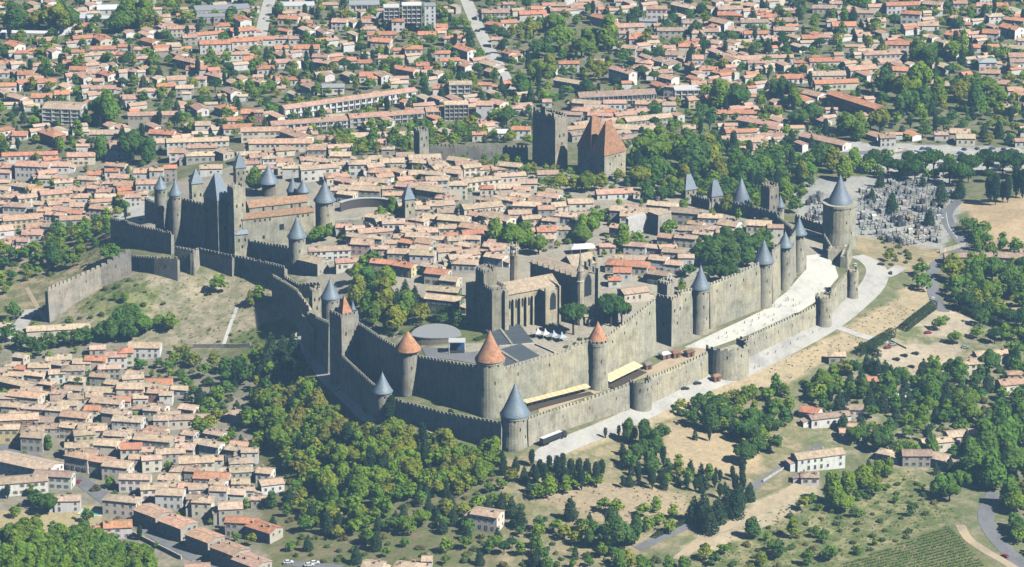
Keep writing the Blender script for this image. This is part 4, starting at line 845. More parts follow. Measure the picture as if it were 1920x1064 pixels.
tile(480, 0, Z, '''245 125 15 -10 5 o c|370 157 9 0 5 o c|210 218 9 -30 6 o p|435 192 6 -40 5 p w|505 225 11 -60 6 p w|620 148 11 -10 6 p w|840 152 12 0 5 p w|830 202 11 0 5 p w|1050 148 9 0 8 o w|930 243 21 3 4 o c|1325 185 18 -3 4 o w|1265 242 13 -3 5 o w|1460 270 13 0 6 o w|930 292 14 -10 5 o c|375 342 18 0 5 o w|75 277 12 2 5 o w|190 272 10 0 5 p w|290 277 9 0 5 p w|195 393 12 -60 4 p y|480 408 11 -10 6 p w|495 450 12 -30 6 p w|645 433 18 3 5 o w|805 452 10 0 3 o w|1060 362 9 5 5 o c|1165 346 12 2 8 o c|1000 417 18 3 5 p c|1380 382 10 2 6 o w|1540 355 17 -50 7 o w|1430 437 14 5 4 o w|1730 463 14 -45 5 t w|1780 282 8 0 6 p c|1770 78 20 0 6 p w|1770 173 13 -30 5 o w|1860 157 10 5 6 o w|1870 385 8 -50 6 o w|1870 22 9 0 4 p w|70 493 12 5 5 o w|190 448 18 10 4 p w|260 443 9 -60 4 p w|350 443 8 -60 4 p w|830 543 12 3 5 o w|940 545 11 -60 6 p w|1110 503 17 -30 5 o c|1230 472 9 10 4 o w|150 567 7 0 4 o w|250 577 11 2 4 o w|20 592 8 -40 4 p w|410 625 12 -50 5 p w|1360 637 10 0 5 o w|1690 617 9 0 4 o w|1865 607 6 0 4 o w|1690 758 11 0 10 p w|1790 750 10 -40 8 p c|1590 817 8 20 4 p w|1740 892 14 5 3 p w|1650 982 9 0 5 o w|1840 967 12 0 4 W w|20 818 6 0 8 p b|930 988 40 3 4 t g|540 1012 15 3 4 p g|910 1042 9 0 4 t g|60 950 30 3 7 p c|180 1038 40 3 7 p c|300 985 24 -52 7 p c''')
tile(960, 0, Z, '''345 28 11 0 6 p c|340 68 11 5 4 p w|150 88 20 5 5 o w|290 113 12 10 5 p c|345 153 11 5 4 p w|5 152 6 0 4 p w|680 125 20 -45 6 o w|680 57 9 0 3 o w|1070 54 15 0 8 p w|1265 35 17 -40 7 t c|1010 143 13 -3 6 G w|860 183 22 3 6 p c|810 237 9 0 4 p w|920 268 10 0 5 o w|1030 272 9 0 4 p g|1190 213 23 2 6 b g|1330 153 14 0 6 b w|1545 150 15 -45 7 p w|1590 97 14 0 4 o r|1610 53 18 3 6 t w|1760 28 10 -30 5 p w|1790 153 20 3 5 b w|1370 232 8 0 5 p w|1475 218 10 0 6 p w|1655 208 10 -20 5 p p|1800 237 17 3 4 o w|1470 54 8 -50 5 p w|1880 112 8 0 5 o w|870 343 10 -10 6 p w|955 362 7 0 4 p w|780 312 7 0 4 p w|1160 343 9 0 5 p w|1300 328 13 0 6 o c|1195 388 11 -5 5 b w|1270 424 7 -50 4 t w|1100 435 12 -45 6 b w|1360 418 10 0 5 p w|1490 303 10 -20 5 b w|1525 343 10 0 4 p c|1590 330 7 -60 5 p c|1640 305 9 -50 5 p c|420 458 14 0 6 o w|635 447 9 0 4 p w|40 388 10 -20 4 p w|820 515 20 -50 9 p w|960 489 12 -10 7 p w|1000 453 9 -20 5 p c|1130 523 10 5 5 p w|1160 565 11 -40 7 p w|1340 475 10 -50 6 p w|1450 503 13 5 5 o w|1540 530 9 -55 5 o w|1610 525 10 -55 5 o w|1700 423 26 3 5 p w|1620 434 10 -50 6 p w|1800 453 11 5 5 p w|1870 413 8 0 5 p w|430 595 22 -30 5 t w|290 508 8 -20 4 t w|1380 607 10 3 5 p w|1525 593 14 3 6 p w|1660 612 7 0 4 p w|1175 630 8 -20 7 p w|1355 719 12 15 6 p y|760 748 15 0 5 p w|970 753 10 -5 5 p w|1080 743 10 0 5 p w|1160 763 9 0 5 b w|1225 843 7 -50 5 p w|520 804 13 -20 5 p c|640 818 10 0 5 p c|710 818 10 0 5 o c|830 833 14 15 5 p w|920 813 14 20 5 p w|1000 864 32 20 6 t g|880 934 32 -10 6 t g|260 742 6 0 4 p w|40 788 7 0 5 p w|70 944 12 0 7 o w|1700 822 38 3 4 o c|1310 934 8 0 7 t y|1830 894 30 -30 5 p w|1690 963 20 5 5 o w|1700 1013 27 5 5 p w|1450 1003 9 -10 4 p w''')
tile(1440, 0, Z, '''30 112 7 0 4 o w|160 67 9 0 4 t w|165 142 10 0 4 b w|120 208 15 0 5 p w|95 287 12 0 4 p c|410 47 16 0 4 b g|500 17 9 0 4 p w|670 83 22 -5 5 b g|990 24 24 5 7 o w|1060 90 14 -15 8 o w|800 143 13 3 5 t c|560 173 17 3 5 o w|470 147 7 0 5 t w|310 268 12 0 5 o w|410 263 9 0 5 p w|1180 172 15 5 4 p w|1220 18 14 -20 6 p w|1420 12 10 0 6 p w|1420 128 12 -40 6 p w|1460 172 8 0 3 o w|1680 108 12 10 6 t w|1830 138 14 -20 5 o w|1650 228 12 -10 6 o w|1390 248 14 -40 5 o c|1800 195 15 -45 7 o w|1290 298 9 -50 5 t y|970 314 20 0 7 o c|860 384 30 10 7 p c|90 413 18 3 5 p w|415 438 21 3 5 o w|225 452 6 0 4 o w|1530 337 7 0 4 o w|1830 343 22 -20 4 t w|1840 402 12 0 4 p w|1620 443 12 0 6 G w|1640 524 14 -5 6 p c|1840 443 10 0 5 b w|1810 478 9 -30 5 b w|160 562 18 5 4 o w|430 538 26 5 5 t c|500 598 30 5 5 o c|690 494 20 15 6 p c|960 503 14 -5 5 o c|960 568 28 5 5 p c|1180 602 12 -10 4 o w|1310 613 18 -30 4 t w|340 683 14 -40 5 p w|645 735 46 -50 8 o r 9|1540 672 9 -30 4 p w|1720 602 12 -10 4 p w|1840 653 13 0 5 p w|1790 783 9 -40 5 t y|50 792 8 0 4 o w|880 1003 10 5 6 b w|1420 963 13 -10 5 t c|1460 1003 12 -5 5 t c|1280 982 9 0 4 t w|1870 1032 8 0 4 p w|420 1023 34 -38 4 p w|30 933 14 -30 4 p w|70 988 12 -40 4 p w|700 250 10 10 4 p w|560 90 9 0 4 p w|1100 20 10 0 5 p w|1600 30 11 -10 5 p w|1720 30 10 5 5 o w|1890 290 9 0 5 p w''')
tile(0, 270, Z, '''220 68 36 4 4 o w|250 140 22 -8 8 p w 12|450 143 12 0 5 p w|600 73 18 3 6 p c|900 18 15 3 6 p w|700 43 8 0 5 p w|1060 193 12 3 5 p w|1160 183 9 0 5 p w|1260 165 8 3 9 o g|1310 44 10 3 6 p w|1480 68 18 3 5 t g|1490 12 18 3 5 p g|1660 48 9 -50 5 t g|650 248 12 -10 4 t c|720 293 14 5 4 p w|440 240 9 0 4 p w|160 298 17 -25 5 t w|30 273 8 0 5 t y|260 374 24 22 6 t c|410 348 20 18 6 p y|570 322 12 -10 5 p w|620 378 14 5 5 p w|780 378 13 5 5 t y|930 285 13 -10 6 p w|1090 274 14 5 5 p w|890 233 12 -10 5 p w|1050 358 7 0 4 t w|120 443 15 -10 4 b w|500 408 10 0 5 p w|570 443 9 0 5 p c|470 474 10 -20 5 p w|350 478 12 -5 5 p c|150 535 22 15 6 p y|270 523 9 0 5 p w|550 540 18 10 4 p g|30 614 10 20 5 t w|280 594 16 20 4 p w|240 644 12 0 4 p w|380 594 10 -10 5 b w|90 693 8 0 4 p w|170 703 7 0 4 p w|30 723 8 0 5 p w|170 763 8 0 4 p w|1560 163 14 3 5 t w|1640 300 7 0 4 p w|60 160 9 0 6 p w|20 430 8 0 5 p w|10 530 9 10 5 p w|330 240 8 0 5 t w|530 260 10 0 4 p w|700 210 9 0 4 o w|830 190 9 0 5 o w''', hk=['village_house', 'village house', 'houses of the lower town'])
tile(560, 250, Z, '''150 244 24 15 8 t w|450 209 13 0 8 t w|310 148 13 0 7 t g|550 174 11 10 6 t c|600 54 7 0 5 p b|230 82 9 0 5 t g|20 42 8 0 5 p g|690 194 15 5 5 t c|930 169 20 8 5 t c|600 269 14 -8 6 p c|740 269 9 -40 6 p c|280 304 14 15 5 p c|350 340 13 -30 6 p c|560 340 17 -12 6 t w|490 400 20 -8 6 t g|900 284 14 0 5 t c|1040 240 11 30 6 t g|1120 275 14 -20 6 t p|1240 215 14 10 6 p c|1370 250 11 20 4 p c|1560 225 14 -15 6 t c|1560 300 19 10 5 t c|1340 335 24 22 6 t c|1180 364 11 0 9 t c|1840 284 13 5 5 p g|850 376 20 -18 8 p g|990 406 18 -25 8 t g|1090 464 12 -10 6 p b|1130 474 8 0 6 t g|1100 564 12 0 4 b w|1550 384 14 5 5 t c|1390 394 8 0 5 o c|1560 434 18 10 5 b c|1650 404 10 0 5 p c|1350 525 24 18 8 t c|1690 516 16 -10 9 t c|1830 544 10 5 9 p g|1470 609 20 -35 7 t c|1340 594 12 -30 5 p c|1320 686 20 -25 7 p g|960 604 12 -10 5 t c|1150 619 18 -12 6 t c|900 624 10 -30 5 t c|1100 684 10 5 6 t c|1120 744 9 0 5 o b|950 709 12 0 7 t g|880 744 13 -10 7 t g|700 645 13 5 8 t w|560 709 20 15 5 p g|470 794 12 -10 6 t p|225 845 24 10 6 t w|110 925 14 -35 7 t g|360 934 14 10 5 p c|740 864 12 -5 6 t g|920 876 14 -10 8 t w|650 946 18 -15 6 o g|790 964 12 -30 6 o y|990 975 13 -40 5 t c|1030 1014 13 -20 6 o c|1110 854 14 10 5 p c|1240 874 13 20 5 p c|1190 904 13 10 5 t c|1340 844 10 -10 4 p w|1230 944 14 -10 5 t w|1830 704 11 3 7 o w|1780 484 12 -20 7 b g|660 104 8 0 5 t g|780 330 9 20 5 p c|1010 510 10 0 6 t c|620 580 9 0 5 t w|800 690 9 10 6 t c|1480 250 10 15 4 p c|1700 350 10 0 5 t c|700 800 9 0 5 p c''', hk=['town_house', 'town house', 'old town houses inside the walls'])
tile(840, 430, Z, '''1180 114 9 0 5 p c|1390 204 24 -8 5 b g|1560 205 10 -20 7 t w|1620 124 10 10 5 p w|1760 194 9 0 5 t w|1330 244 24 -12 5 o c|1290 294 10 0 5 o w|1370 444 15 20 5 t c 10|1230 360 7 0 4 o w''', hk=['town_house', 'town house', 'old town houses inside the walls'])
tile(480, 460, Z, '''1440 236 10 -20 6 t c|1390 318 18 -18 8 t i|1390 380 20 -18 8 t i''', hk=['town_house', 'town house', 'old town houses inside the walls'])
tile(1180, 260, Z, '''420 526 18 -15 8 b g|600 566 14 -10 8 t w|460 656 15 -8 6 b w|640 656 11 -20 6 t w|740 616 12 -25 7 t w|960 616 14 -12 5 t c|1080 644 9 0 6 p w|950 64 24 5 5 p w|850 4 20 5 5 p w''', hk=['town_house', 'town house', 'old town houses inside the walls'])
tile(1060, 320, 7.883, '''830 545 12 -15 8 t g|970 625 12 -10 8 t w|1290 580 18 -10 7 t c|1440 480 18 -15 5 t c|220 438 15 5 7 t c|720 296 22 8 4 p w''', hk=['town_house', 'town house', 'old town houses inside the walls'])
tile(0, 540, Z, '''430 284 36 12 5 t c|1070 414 18 0 6 t w|930 456 8 5 8 o c|860 484 12 5 7 p w|710 515 12 -5 8 o c|610 534 10 0 7 t c|470 504 9 5 6 t c|390 519 8 5 6 t c|540 585 12 5 7 b g|290 565 12 0 7 t c|420 614 9 5 6 t w|170 584 9 -20 6 o c|90 558 8 0 5 t w|720 434 9 5 4 t g|100 686 22 -30 8 t g|350 694 8 -20 5 t b|230 744 11 0 6 t c|190 776 18 -15 8 p c|470 804 14 5 5 b g|570 794 10 5 7 b c|500 844 11 0 6 t c|770 744 20 -5 5 t c|970 715 15 -5 7 t c|1180 684 14 0 5 o c|1150 754 8 -10 7 p b|1230 774 7 0 6 t w|1330 734 9 -10 4 t w|1040 794 8 0 5 t w|900 814 10 0 5 o c|790 826 17 -15 7 t c|860 907 14 -20 8 t c|1030 874 8 0 5 b g|1140 864 9 0 6 t c|130 945 22 5 8 t b|330 964 10 0 6 b g|560 926 15 -12 8 p c|950 957 16 -12 9 t w|680 1016 14 -8 8 t y|400 1014 10 0 6 b g|240 1036 12 0 7 b g|1370 949 26 3 5 b c|1250 924 12 3 5 t c|1780 923 10 -35 4 t g|20 600 8 0 6 t w|30 270 9 0 5 t w|60 790 10 0 7 t c|420 880 11 -10 7 t c|680 880 8 0 6 o c|250 870 12 -10 7 t c''', hk=['village_house', 'village house', 'houses of the lower town'])
tile(0, 794, Z, '''200 270 36 -28 7 t w 14|130 405 30 15 7 b w|400 365 20 -12 7 b w|250 75 12 -10 8 b g|60 20 12 0 8 t y|590 226 14 -25 8 p c|740 256 14 -25 7 p w|500 545 13 5 6 t w|900 550 18 -12 8 t c|970 159 11 5 10 o c|790 134 12 -12 8 t c|870 290 14 -12 8 t c|1000 386 16 0 7 t w|1140 96 20 -15 9 t g|1260 196 15 10 6 t g|1450 256 18 8 7 t c|1600 250 7 0 6 t w|1570 376 18 -8 8 o c|1780 270 12 8 5 b w|1250 386 10 -5 6 t c|1400 455 11 0 5 p w|1140 456 14 5 6 t w|1260 496 14 -5 8 t w|1620 476 9 -10 8 t w|1740 496 11 -10 5 t w|1500 556 10 -5 8 t c|1700 597 12 8 8 t g|1830 476 7 0 5 t w|870 735 14 5 6 o w|750 774 10 0 4 o w|1790 707 16 -10 8 o g|1460 1054 12 5 4 p w|620 60 11 10 8 t y|720 30 10 0 8 t c|1080 60 9 0 8 p c|1300 110 9 0 6 t c|1380 160 10 -10 6 t c|1680 340 9 0 6 t c|1780 420 9 0 5 t c|1330 330 9 -10 6 t c|1020 240 9 0 7 t g''', hk=['village_house', 'village house', 'houses of the lower town'])
tile(480, 794, Z, '''60 756 16 -40 6 o g|70 340 8 -15 5 t w|110 425 12 20 5 t w|30 545 9 0 4 t g|870 1034 10 -15 4 t w|1130 1044 14 -15 4 t c|1265 993 5 0 4 t w''', hk=['village_house', 'village house', 'houses of the lower town'])
house(480+1710/Z, 794+650/Z, 14, -22, 8, 't', 'c', 10, cat='house', label='cream villa with gabled dormer and tiled roof alone among cypresses', name='villa')
tile(1440, 530, Z, '''510 524 9 0 5 t g|790 708 9 -10 3 o c|1500 575 13 10 6 t c|1620 515 14 10 6 t c|1720 504 7 0 5 t c|450 975 22 15 5 b w|320 933 10 -25 4 o w|640 914 9 0 4 b w|1820 198 9 5 5 p c|1800 724 15 15 5 p c|1830 664 9 0 4 p c|1470 82 6 0 3 p w|1000 830 7 -10 3 W w''', hk=['country_house', 'country house', 'country houses'])
tile(1440, 794, Z, '''370 215 26 18 7 t w|310 374 9 0 4 b w|590 48 9 0 4 p w|1240 119 16 15 5 t c|1420 65 15 15 6 t w|1100 210 15 0 6 b g|1270 234 10 -30 5 t c|870 204 8 -25 4 t w|1370 254 9 -40 4 t c|650 10 9 0 4 p c''', hk=['country_house', 'country house', 'country houses'])
tile(1440, 260, Z, '''1480 856 28 3 5 b g|1800 856 15 -10 6 b c''', hk=['country_house', 'country house', 'country houses'])
# blocks with a shape of their own
for k, (zx, zy) in enumerate(((1130, 640), (1315, 720), (1515, 822), (1700, 915), (1860, 1005))):
    house(zx/Z, 794+zy/Z, 16, -42, 7.5, 'p', 'g', 11.5, rise=1.15, label=('upper end', 'second', 'third', 'fourth', 'lower end')[k]+' row house of the stepped pink-roofed lower terrace', name='row_house', cat='row house')
house(480+685/Z, 722/Z, 97, 27, 7.5, 'p', 'w', 9, bays=4.6, cat='apartments', name='apartment_block', label='upper long terrace of balconied apartments with orange roof in sections')
house(480+395/Z, 887/Z, 52, 14, 6, 'p', 'w', 9, bays=4.6, cat='apartments', name='apartment_block', label='lower left balconied terrace in front of the longest apartment terrace')
house(480+960/Z, 835/Z, 50, 14, 6.5, 'p', 'g', 9, bays=4.6, cat='apartments', name='apartment_block', label='lower right balconied terrace behind the lone square tower')
house(480+1330/Z, 803/Z, 14, 8, 6.5, 'p', 'g', 9, bays=4.6, cat='apartments', name='apartment_block', label='short balconied terrace end beside the yellow town block')
house(480+1480/Z, 755/Z, 15.5, 3, 11, 't', 'y', 9, bays=3.1, cat='apartments', name='apartment_block', label='tall yellow town block with narrow window bays')
house(480+1510/Z, 608/Z, 15, 3, 9, 't', 'w', 9, bays=4.5, cat='apartments', name='apartment_block', label='pale three-storey block with deep balconies above the yellow block')
house(475/Z, 775/Z, 26, -8, 11, 't', 'w', 17, bays=6.5, rise=1.4, cat='apartments', name='apartment_block', label='white balconied apartment block with pale shallow roof')
house(480+570/Z, 630/Z, 15, 3, 5, 'G', 'w', 9, label='white hacienda house with grey roof in the suburb', name='villa')
house(960+770/Z, 682/Z, 52, 10, 7.5, 'b', 'g', 11, bays=3.2, cat='school', name='school_building', label='long school building with brown roof and ribbon windows')
house(960+1290/Z, 650/Z, 17, 5, 9, 'W', 'w', 11, flat=True, bays=4, cat='building', name='modern_block', label='white flat-roofed modern block behind the gate towers')
house(850/Z, 48/Z, 26, 5, 4, 'W', 'w', 14, flat=False, rise=1.2, cat='building', name='sports_hall', label='large pale shallow-roofed hall by the upper left trees')
house(720/Z, 128/Z, 26, -5, 3.5, 'W', 'g', 9, flat=True, cat='building', name='flat_hall', label='flat grey-white hall below the pale shallow-roofed hall')
house(200/Z, 238/Z, 38, -4, 3.5, 'W', 'g', 7, flat=True, cat='building', name='flat_hall', label='very long flat white roof at the upper left edge')
house(480+1000/Z, 45/Z, 11, 3, 17, 'W', 'w', 9, flat=True, bays=3.5, cat='building', name='office_tower', label='white office tower left of its taller twin')
house(480+1150/Z, 30/Z, 14, 3, 16, 'W', 'w', 9, flat=True, bays=3.5, cat='building', name='office_tower', label='second white office block with vertical strips')
house(480+1285/Z, 35/Z, 8, 3, 20, 'G', 'w', 9, flat=True, cat='building', name='office_tower', label='tallest pale grey office slab beside the poplars')
house(1640/Z, 55/Z, 40, 10, 5, 'G', 'g', 14, flat=True, cat='building', name='warehouse', label='long grey flat-roofed depot behind the suburb')
house(1560/Z, 115/Z, 20, 5, 4.5, 'G', 'g', 9, flat=True, cat='building', name='warehouse', label='smaller grey flat depot in front of the long one')
house(480+300/Z, 30/Z, 26, 3, 6, 'W', 'c', 12, flat=True, cat='building', name='warehouse', label='pale flat building beside the avenue')
house(480+800/Z, 20/Z, 22, 3, 8, 'G', 'w', 12, flat=True, bays=4, cat='building', name='office_block', label='grey low office block left of the white tower')
house(1050/Z, -15/Z, 20, 3, 7, 'G', 'c', 10, flat=True, cat='building', name='warehouse', label='cream flat block at the far suburb edge')

# more roofs in the gaps of the old town and lower town
def hfill(s, n, Lr, hr, rs, ws, kind, cat, angs, pad=1.0):
    q = [ground(u, v)[:2] for u, v in pp(s)]; x0, x1, y0, y1 = min(t[0] for t in q), max(t[0] for t in q), min(t[1] for t in q), max(t[1] for t in q); k = 0
    for _ in range(n*60):
        x, y = R.uniform(x0, x1), R.uniform(y0, y1); L = R.uniform(*Lr)
        if k >= n: break
        if not inpoly(x, y, q) or any((a-x)**2+(b-y)**2 < (c*.8+L*.36)**2 for a, b, c in FOOT) or any((a[0]-x)**2+(a[1]-y)**2 < (hw+L*.45)**2 for c, hw in ROADS for a in c): continue
        h = R.uniform(*hr); z = hgt(x, y); u, v = proj(x, y, z+h+.7); k += 1
        house(u, v, L, R.choice(angs)+R.uniform(-6, 6), h, R.choice(rs), R.choice(ws), W=R.uniform(6.5, 8.5), cat=cat, name=kind)
hfill('600,330 760,300 1000,330 1100,400 1150,470 1000,470 900,480 700,470 640,430', 55, (8, 14), (4.5, 7), 'tttpb', 'ccgw', 'town_house', 'town house', (15, -20, 5))
hfill('1150,400 1300,430 1420,430 1300,520 1200,540 1150,500', 14, (8, 14), (4.5, 6.5), 'tpb', 'cgw', 'town_house', 'town house', (-10, -20))
hfill('0,690 200,680 330,760 480,860 470,940 330,960 200,880 0,800', 45, (7, 13), (5, 8), 'tttpb', 'ccgw', 'village_house', 'village house', (-12, 5, -20))
hfill('465,292 640,285 645,330 600,345 520,335 470,340', 16, (9, 16), (4.5, 7), 'ttp', 'cgw', 'town_house', 'town house', (5, 15, -10))
hfill('640,440 900,440 960,470 930,505 860,500 700,480', 18, (8, 13), (4.5, 7), 'ttpo', 'cgw', 'town_house', 'town house', (-10, 10, -25))
hfill('1060,200 1200,190 1250,250 1180,275 1065,265', 12, (12, 22), (4.5, 6), 'ttpb', 'cgw', 'villa', 'villa', (20, -10))
hfill('0,300 250,310 300,360 200,420 100,440 0,450', 25, (8, 14), (4.5, 6.5), 'ppto', 'wwc', 'village_house', 'village house', (15, -10, 5))
# roofs too small and many to tell apart: garages, sheds and back-lane houses of the suburb, one mass
sv, sf, scol, smat = [], [], [], []
g_ = random.Random(3)
FGH = {}
for f in FOOT: FGH.setdefault((int(f[0]//24), int(f[1]//24)), []).append(f)
RP = [(a[0], a[1], hw) for c, hw in ROADS for a in c]
for s_, n_ in (('-30,-30 480,-30 520,250 300,285 -30,285', 150), ('480,-30 980,-30 1000,255 520,262', 120), ('980,-30 1460,-30 1480,290 1180,200 1000,190', 170), ('1460,-30 1960,-30 1960,270 1580,262 1480,290', 150)):
    q = [ground(u, v)[:2] for u, v in pp(s_)]; x0, x1, y0, y1 = min(t[0] for t in q), max(t[0] for t in q), min(t[1] for t in q), max(t[1] for t in q); k = 0
    for _ in range(n_*25):
        if k >= n_: break
        x, y = g_.uniform(x0, x1), g_.uniform(y0, y1); L = g_.uniform(5, 12); u, v = proj(x, y, hgt(x, y))
        if not inpoly(x, y, q) or (940 < u < 1170 and 30 < v < 185) or (1640 < u < 1900 and 150 < v < 260): continue
        if any((a-x)**2+(b-y)**2 < (c*.85+L*.4)**2 for dx in (-1, 0, 1) for dy in (-1, 0, 1) for a, b, c in FGH.get((int(x//24)+dx, int(y//24)+dy), ())) or any((a-x)**2+(b-y)**2 < (hw+L*.5)**2 for a, b, hw in RP): continue
        k += 1; W = g_.uniform(4.5, 8); h = g_.uniform(2.6, 5.5); a = rad(g_.choice((5, 20, -55))+g_.uniform(-5, 5)); c, n = math.cos(a), math.sin(a); z = hgt(x, y); rise = W*.15
        T = lambda p, r, e: (x+c*p-n*r, y+n*p+c*r, z+e); b = MB()
        Q = [(-L/2, -W/2), (L/2, -W/2), (L/2, W/2), (-L/2, W/2)]; b.hexa([T(*p, -2) for p in Q]+[T(*p, h) for p in Q]); nb = len(b.f)
        b.add([T(-L/2, -W/2, h), T(-L/2, W/2, h), T(-L/2, 0, h+rise), T(L/2, -W/2, h), T(L/2, W/2, h), T(L/2, 0, h+rise)], [(1, 0, 2), (3, 4, 5)]); nb = len(b.v)
        for s in (-1, 1):
            y0_ = s*(W/2+.4); za = h-.4*rise/(W/2)
            e = [(-L/2-.3, y0_, za+.03), (L/2+.3, y0_, za+.03), (L/2+.3, 0, h+rise+.03), (-L/2-.3, 0, h+rise+.03)]; e = [T(*p) for p in e]+[T(p[0], p[1], p[2]+.25) for p in e]
            b.hexa(e if s < 0 else [e[1], e[0], e[3], e[2], e[5], e[4], e[7], e[6]])
        wc_, rc_ = jit(WC[g_.choice('wwwcg')], .1), jit(RC[g_.choice('oppptt')], .13); n0 = len(sv)
        sv += b.v; sf += [tuple(i+n0 for i in f) for f in b.f]; scol += [(*wc_, 1)]*nb+[(*rc_, 1)]*(len(b.v)-nb); FOOT.append((x, y, max(L, W)*.45))
me = bpy.data.meshes.new('suburb_outbuildings'); me.from_pydata(sv, [], sf); a_ = me.attributes.new('Col', 'FLOAT_COLOR', 'POINT'); a_.data.foreach_set('color', np.array(scol).ravel())
mm, nt_, b_ = new_mat('outbuilding', .9, .15); at_ = nt_.nodes.new('ShaderNodeAttribute'); at_.attribute_name = 'Col'
nt_.links.new(mul(nt_, at_.outputs['Color'], ramp(nt_, noise(nt_, nt_.nodes.new('ShaderNodeNewGeometry').outputs['Position'], .5, 4), [(.3, (.8, .8, .8)), (.7, (1.12, 1.12, 1.12))])), b_.inputs['Base Color']); me.materials.append(mm)
tag(link('suburb_outbuildings', me), 'small garages, sheds and back-lane roofs scattered through the suburb', 'outbuildings', kind='stuff')
# ---------------------------------------------------------------- theatre
x, y, z = ground(818, 640); zt = top_z(y, 628)
o = thing('stage_roof', 'rounded pale grey stage roof behind the orange-coned towers', 'stage', (x, y, z))
pts = [(x+13.5*math.cos(t)*(1 if math.sin(t) > 0 else 1), y+(18 if math.sin(t) > 0 else 5)*math.sin(t)) for t in np.linspace(0, 2*math.pi, 28, endpoint=False)]
b = MB(); b.prism(pts, zt-.5, zt); b.build('canopy', 'paint', o, (.33, .34, .34))
b = MB(); b.prism([(x+(p[0]-x)*.94, y+(p[1]-y)*.94) for p in pts], z-2, zt-.52); b.build('wall', 'stone', o, (.30, .26, .22)); FOOT += [(x, y, 16), (x, y+12, 14)]
x, y, z = ground(857, 660); o = thing('stage_frame', 'white truss frame with a blue screen beside the stage', 'stage', (x, y, z)); b = MB()
for a_, c_ in ((-4.2, -3), (4.2, -3), (4.2, 3), (-4.2, 3)): b.tube((x+a_, y+c_, z-1), (x+a_, y+c_, z+6.4), .22, .22)
for c_ in (-3, 3): b.tube((x-4.2, y+c_, z+6.3), (x+4.2, y+c_, z+6.3), .25, .25)
for a_ in (-4.2, 4.2): b.tube((x+a_, y-3, z+6.3), (x+a_, y+3, z+6.3), .25, .25)
b.build('truss', 'paint', o, (.75, .75, .75)); b = MB(); b.box(x-4.5, x+4.5, y-3.2, y+3.2, z+6.55, z+6.7); b.build('roof_sheet', 'paint', o, (.6, .62, .62))
b = MB(); b.box(x-3.8, x+3.8, y+2.4, y+2.6, z, z+6); b.build('screen', 'paint', o, (.05, .12, .32)); b = MB(); b.box(x-4, x+4, y-3, y+2.3, z-.5, z+.8); b.build('platform', 'paint', o, (.05, .05, .055)); FOOT.append((x, y, 7))
def bank(u0, v0, u1, v1, depth, rise, n, label, col=(.10, .115, .13)):
    """bank of dark seating rows rising away from the stage"""
    x0, y0, z0 = ground(u0, v0); x1, y1, _ = ground(u1, v1); z0 = max(z0, hgt(x1, y1))
    L = math.hypot(x1-x0, y1-y0); a = math.atan2(y1-y0, x1-x0); c, s = math.cos(a), math.sin(a)
    o = thing('seating_bank', label, 'seats', (x0, y0, z0), group='theatre seating'); T = lambda p, q: (x0+c*p-s*q, y0+s*p+c*q)
    for k in range(n):
        b = MB(); q = [T(0, depth*k/n), T(L, depth*k/n), T(L, depth*(k+1)/n), T(0, depth*(k+1)/n)]
        zt = z0+rise*(k+1)/n; b.hexa([(*p, z0-3) for p in q]+[(*p, zt) for p in q])
        d = [T(0, depth*(k+.55)/n), T(L, depth*(k+.55)/n), T(L, depth*(k+.75)/n), T(0, depth*(k+.75)/n)]
        b.hexa([(*p, zt+.01) for p in d]+[(*p, zt+.45) for p in d]); b.build('seat_row', 'paint', o, jit(col, .06))
    b = MB()
    for k in range(n):
        q = [T(L*.36, depth*k/n-.02), T(L*.42, depth*k/n-.02), T(L*.42, depth*(k+1)/n-.02), T(L*.36, depth*(k+1)/n-.02)]; zt = z0+rise*(k+1)/n
        b.hexa([(*p, zt+.02) for p in q]+[(*p, zt+.62) for p in q])
    b.build('aisle', 'stone', o, (.45, .42, .36)); FOOT.append((*T(L/2, depth/2), max(L, depth)*.55)); return o
bank(934, 650, 1000, 642, 26, 3.2, 14, 'upper dark theatre seating bank with stepped aisle')
bank(944, 688, 1012, 668, 16, 2.4, 10, 'lower dark theatre seating bank beside the inner wall')
sheet('theatre_floor', '790,652 880,662 935,655 940,690 900,685 800,672', 'asphalt', .3, 'dark theatre pit floor before the stage', 'floor')
for k, (u, v) in enumerate(((1008, 632), (1022, 634), (1038, 637), (1053, 640))):
    x, y, z = ground(u, v); o = thing('marquee', 'white peaked marquee tent beside the theatre seating', 'tent', (x, y, z), group='peaked marquees by the theatre')
    b = MB(); q = rect(x, y, rad(30), 5, 5); vs = [(*p, z+2.6) for p in q]; m_ = rect(x, y, rad(30), 1.6, 1.6)
    b.add(vs+[(*p, z+3.7) for p in m_]+[(x, y, z+5.6)], [(0, 1, 5, 4), (1, 2, 6, 5), (2, 3, 7, 6), (3, 0, 4, 7), (4, 5, 8), (5, 6, 8), (6, 7, 8), (7, 4, 8), (3, 2, 1, 0)]); b.build('canopy', 'cloth', o, (.70, .70, .70) if k < 2 else (.42, .48, .56))
    for p in q: b = MB(); b.tube((*p, z-.3), (*p, z+2.6), .08, .08); b.build('leg', 'paint', o, (.7, .7, .7))
    FOOT.append((x, y, 3.5))
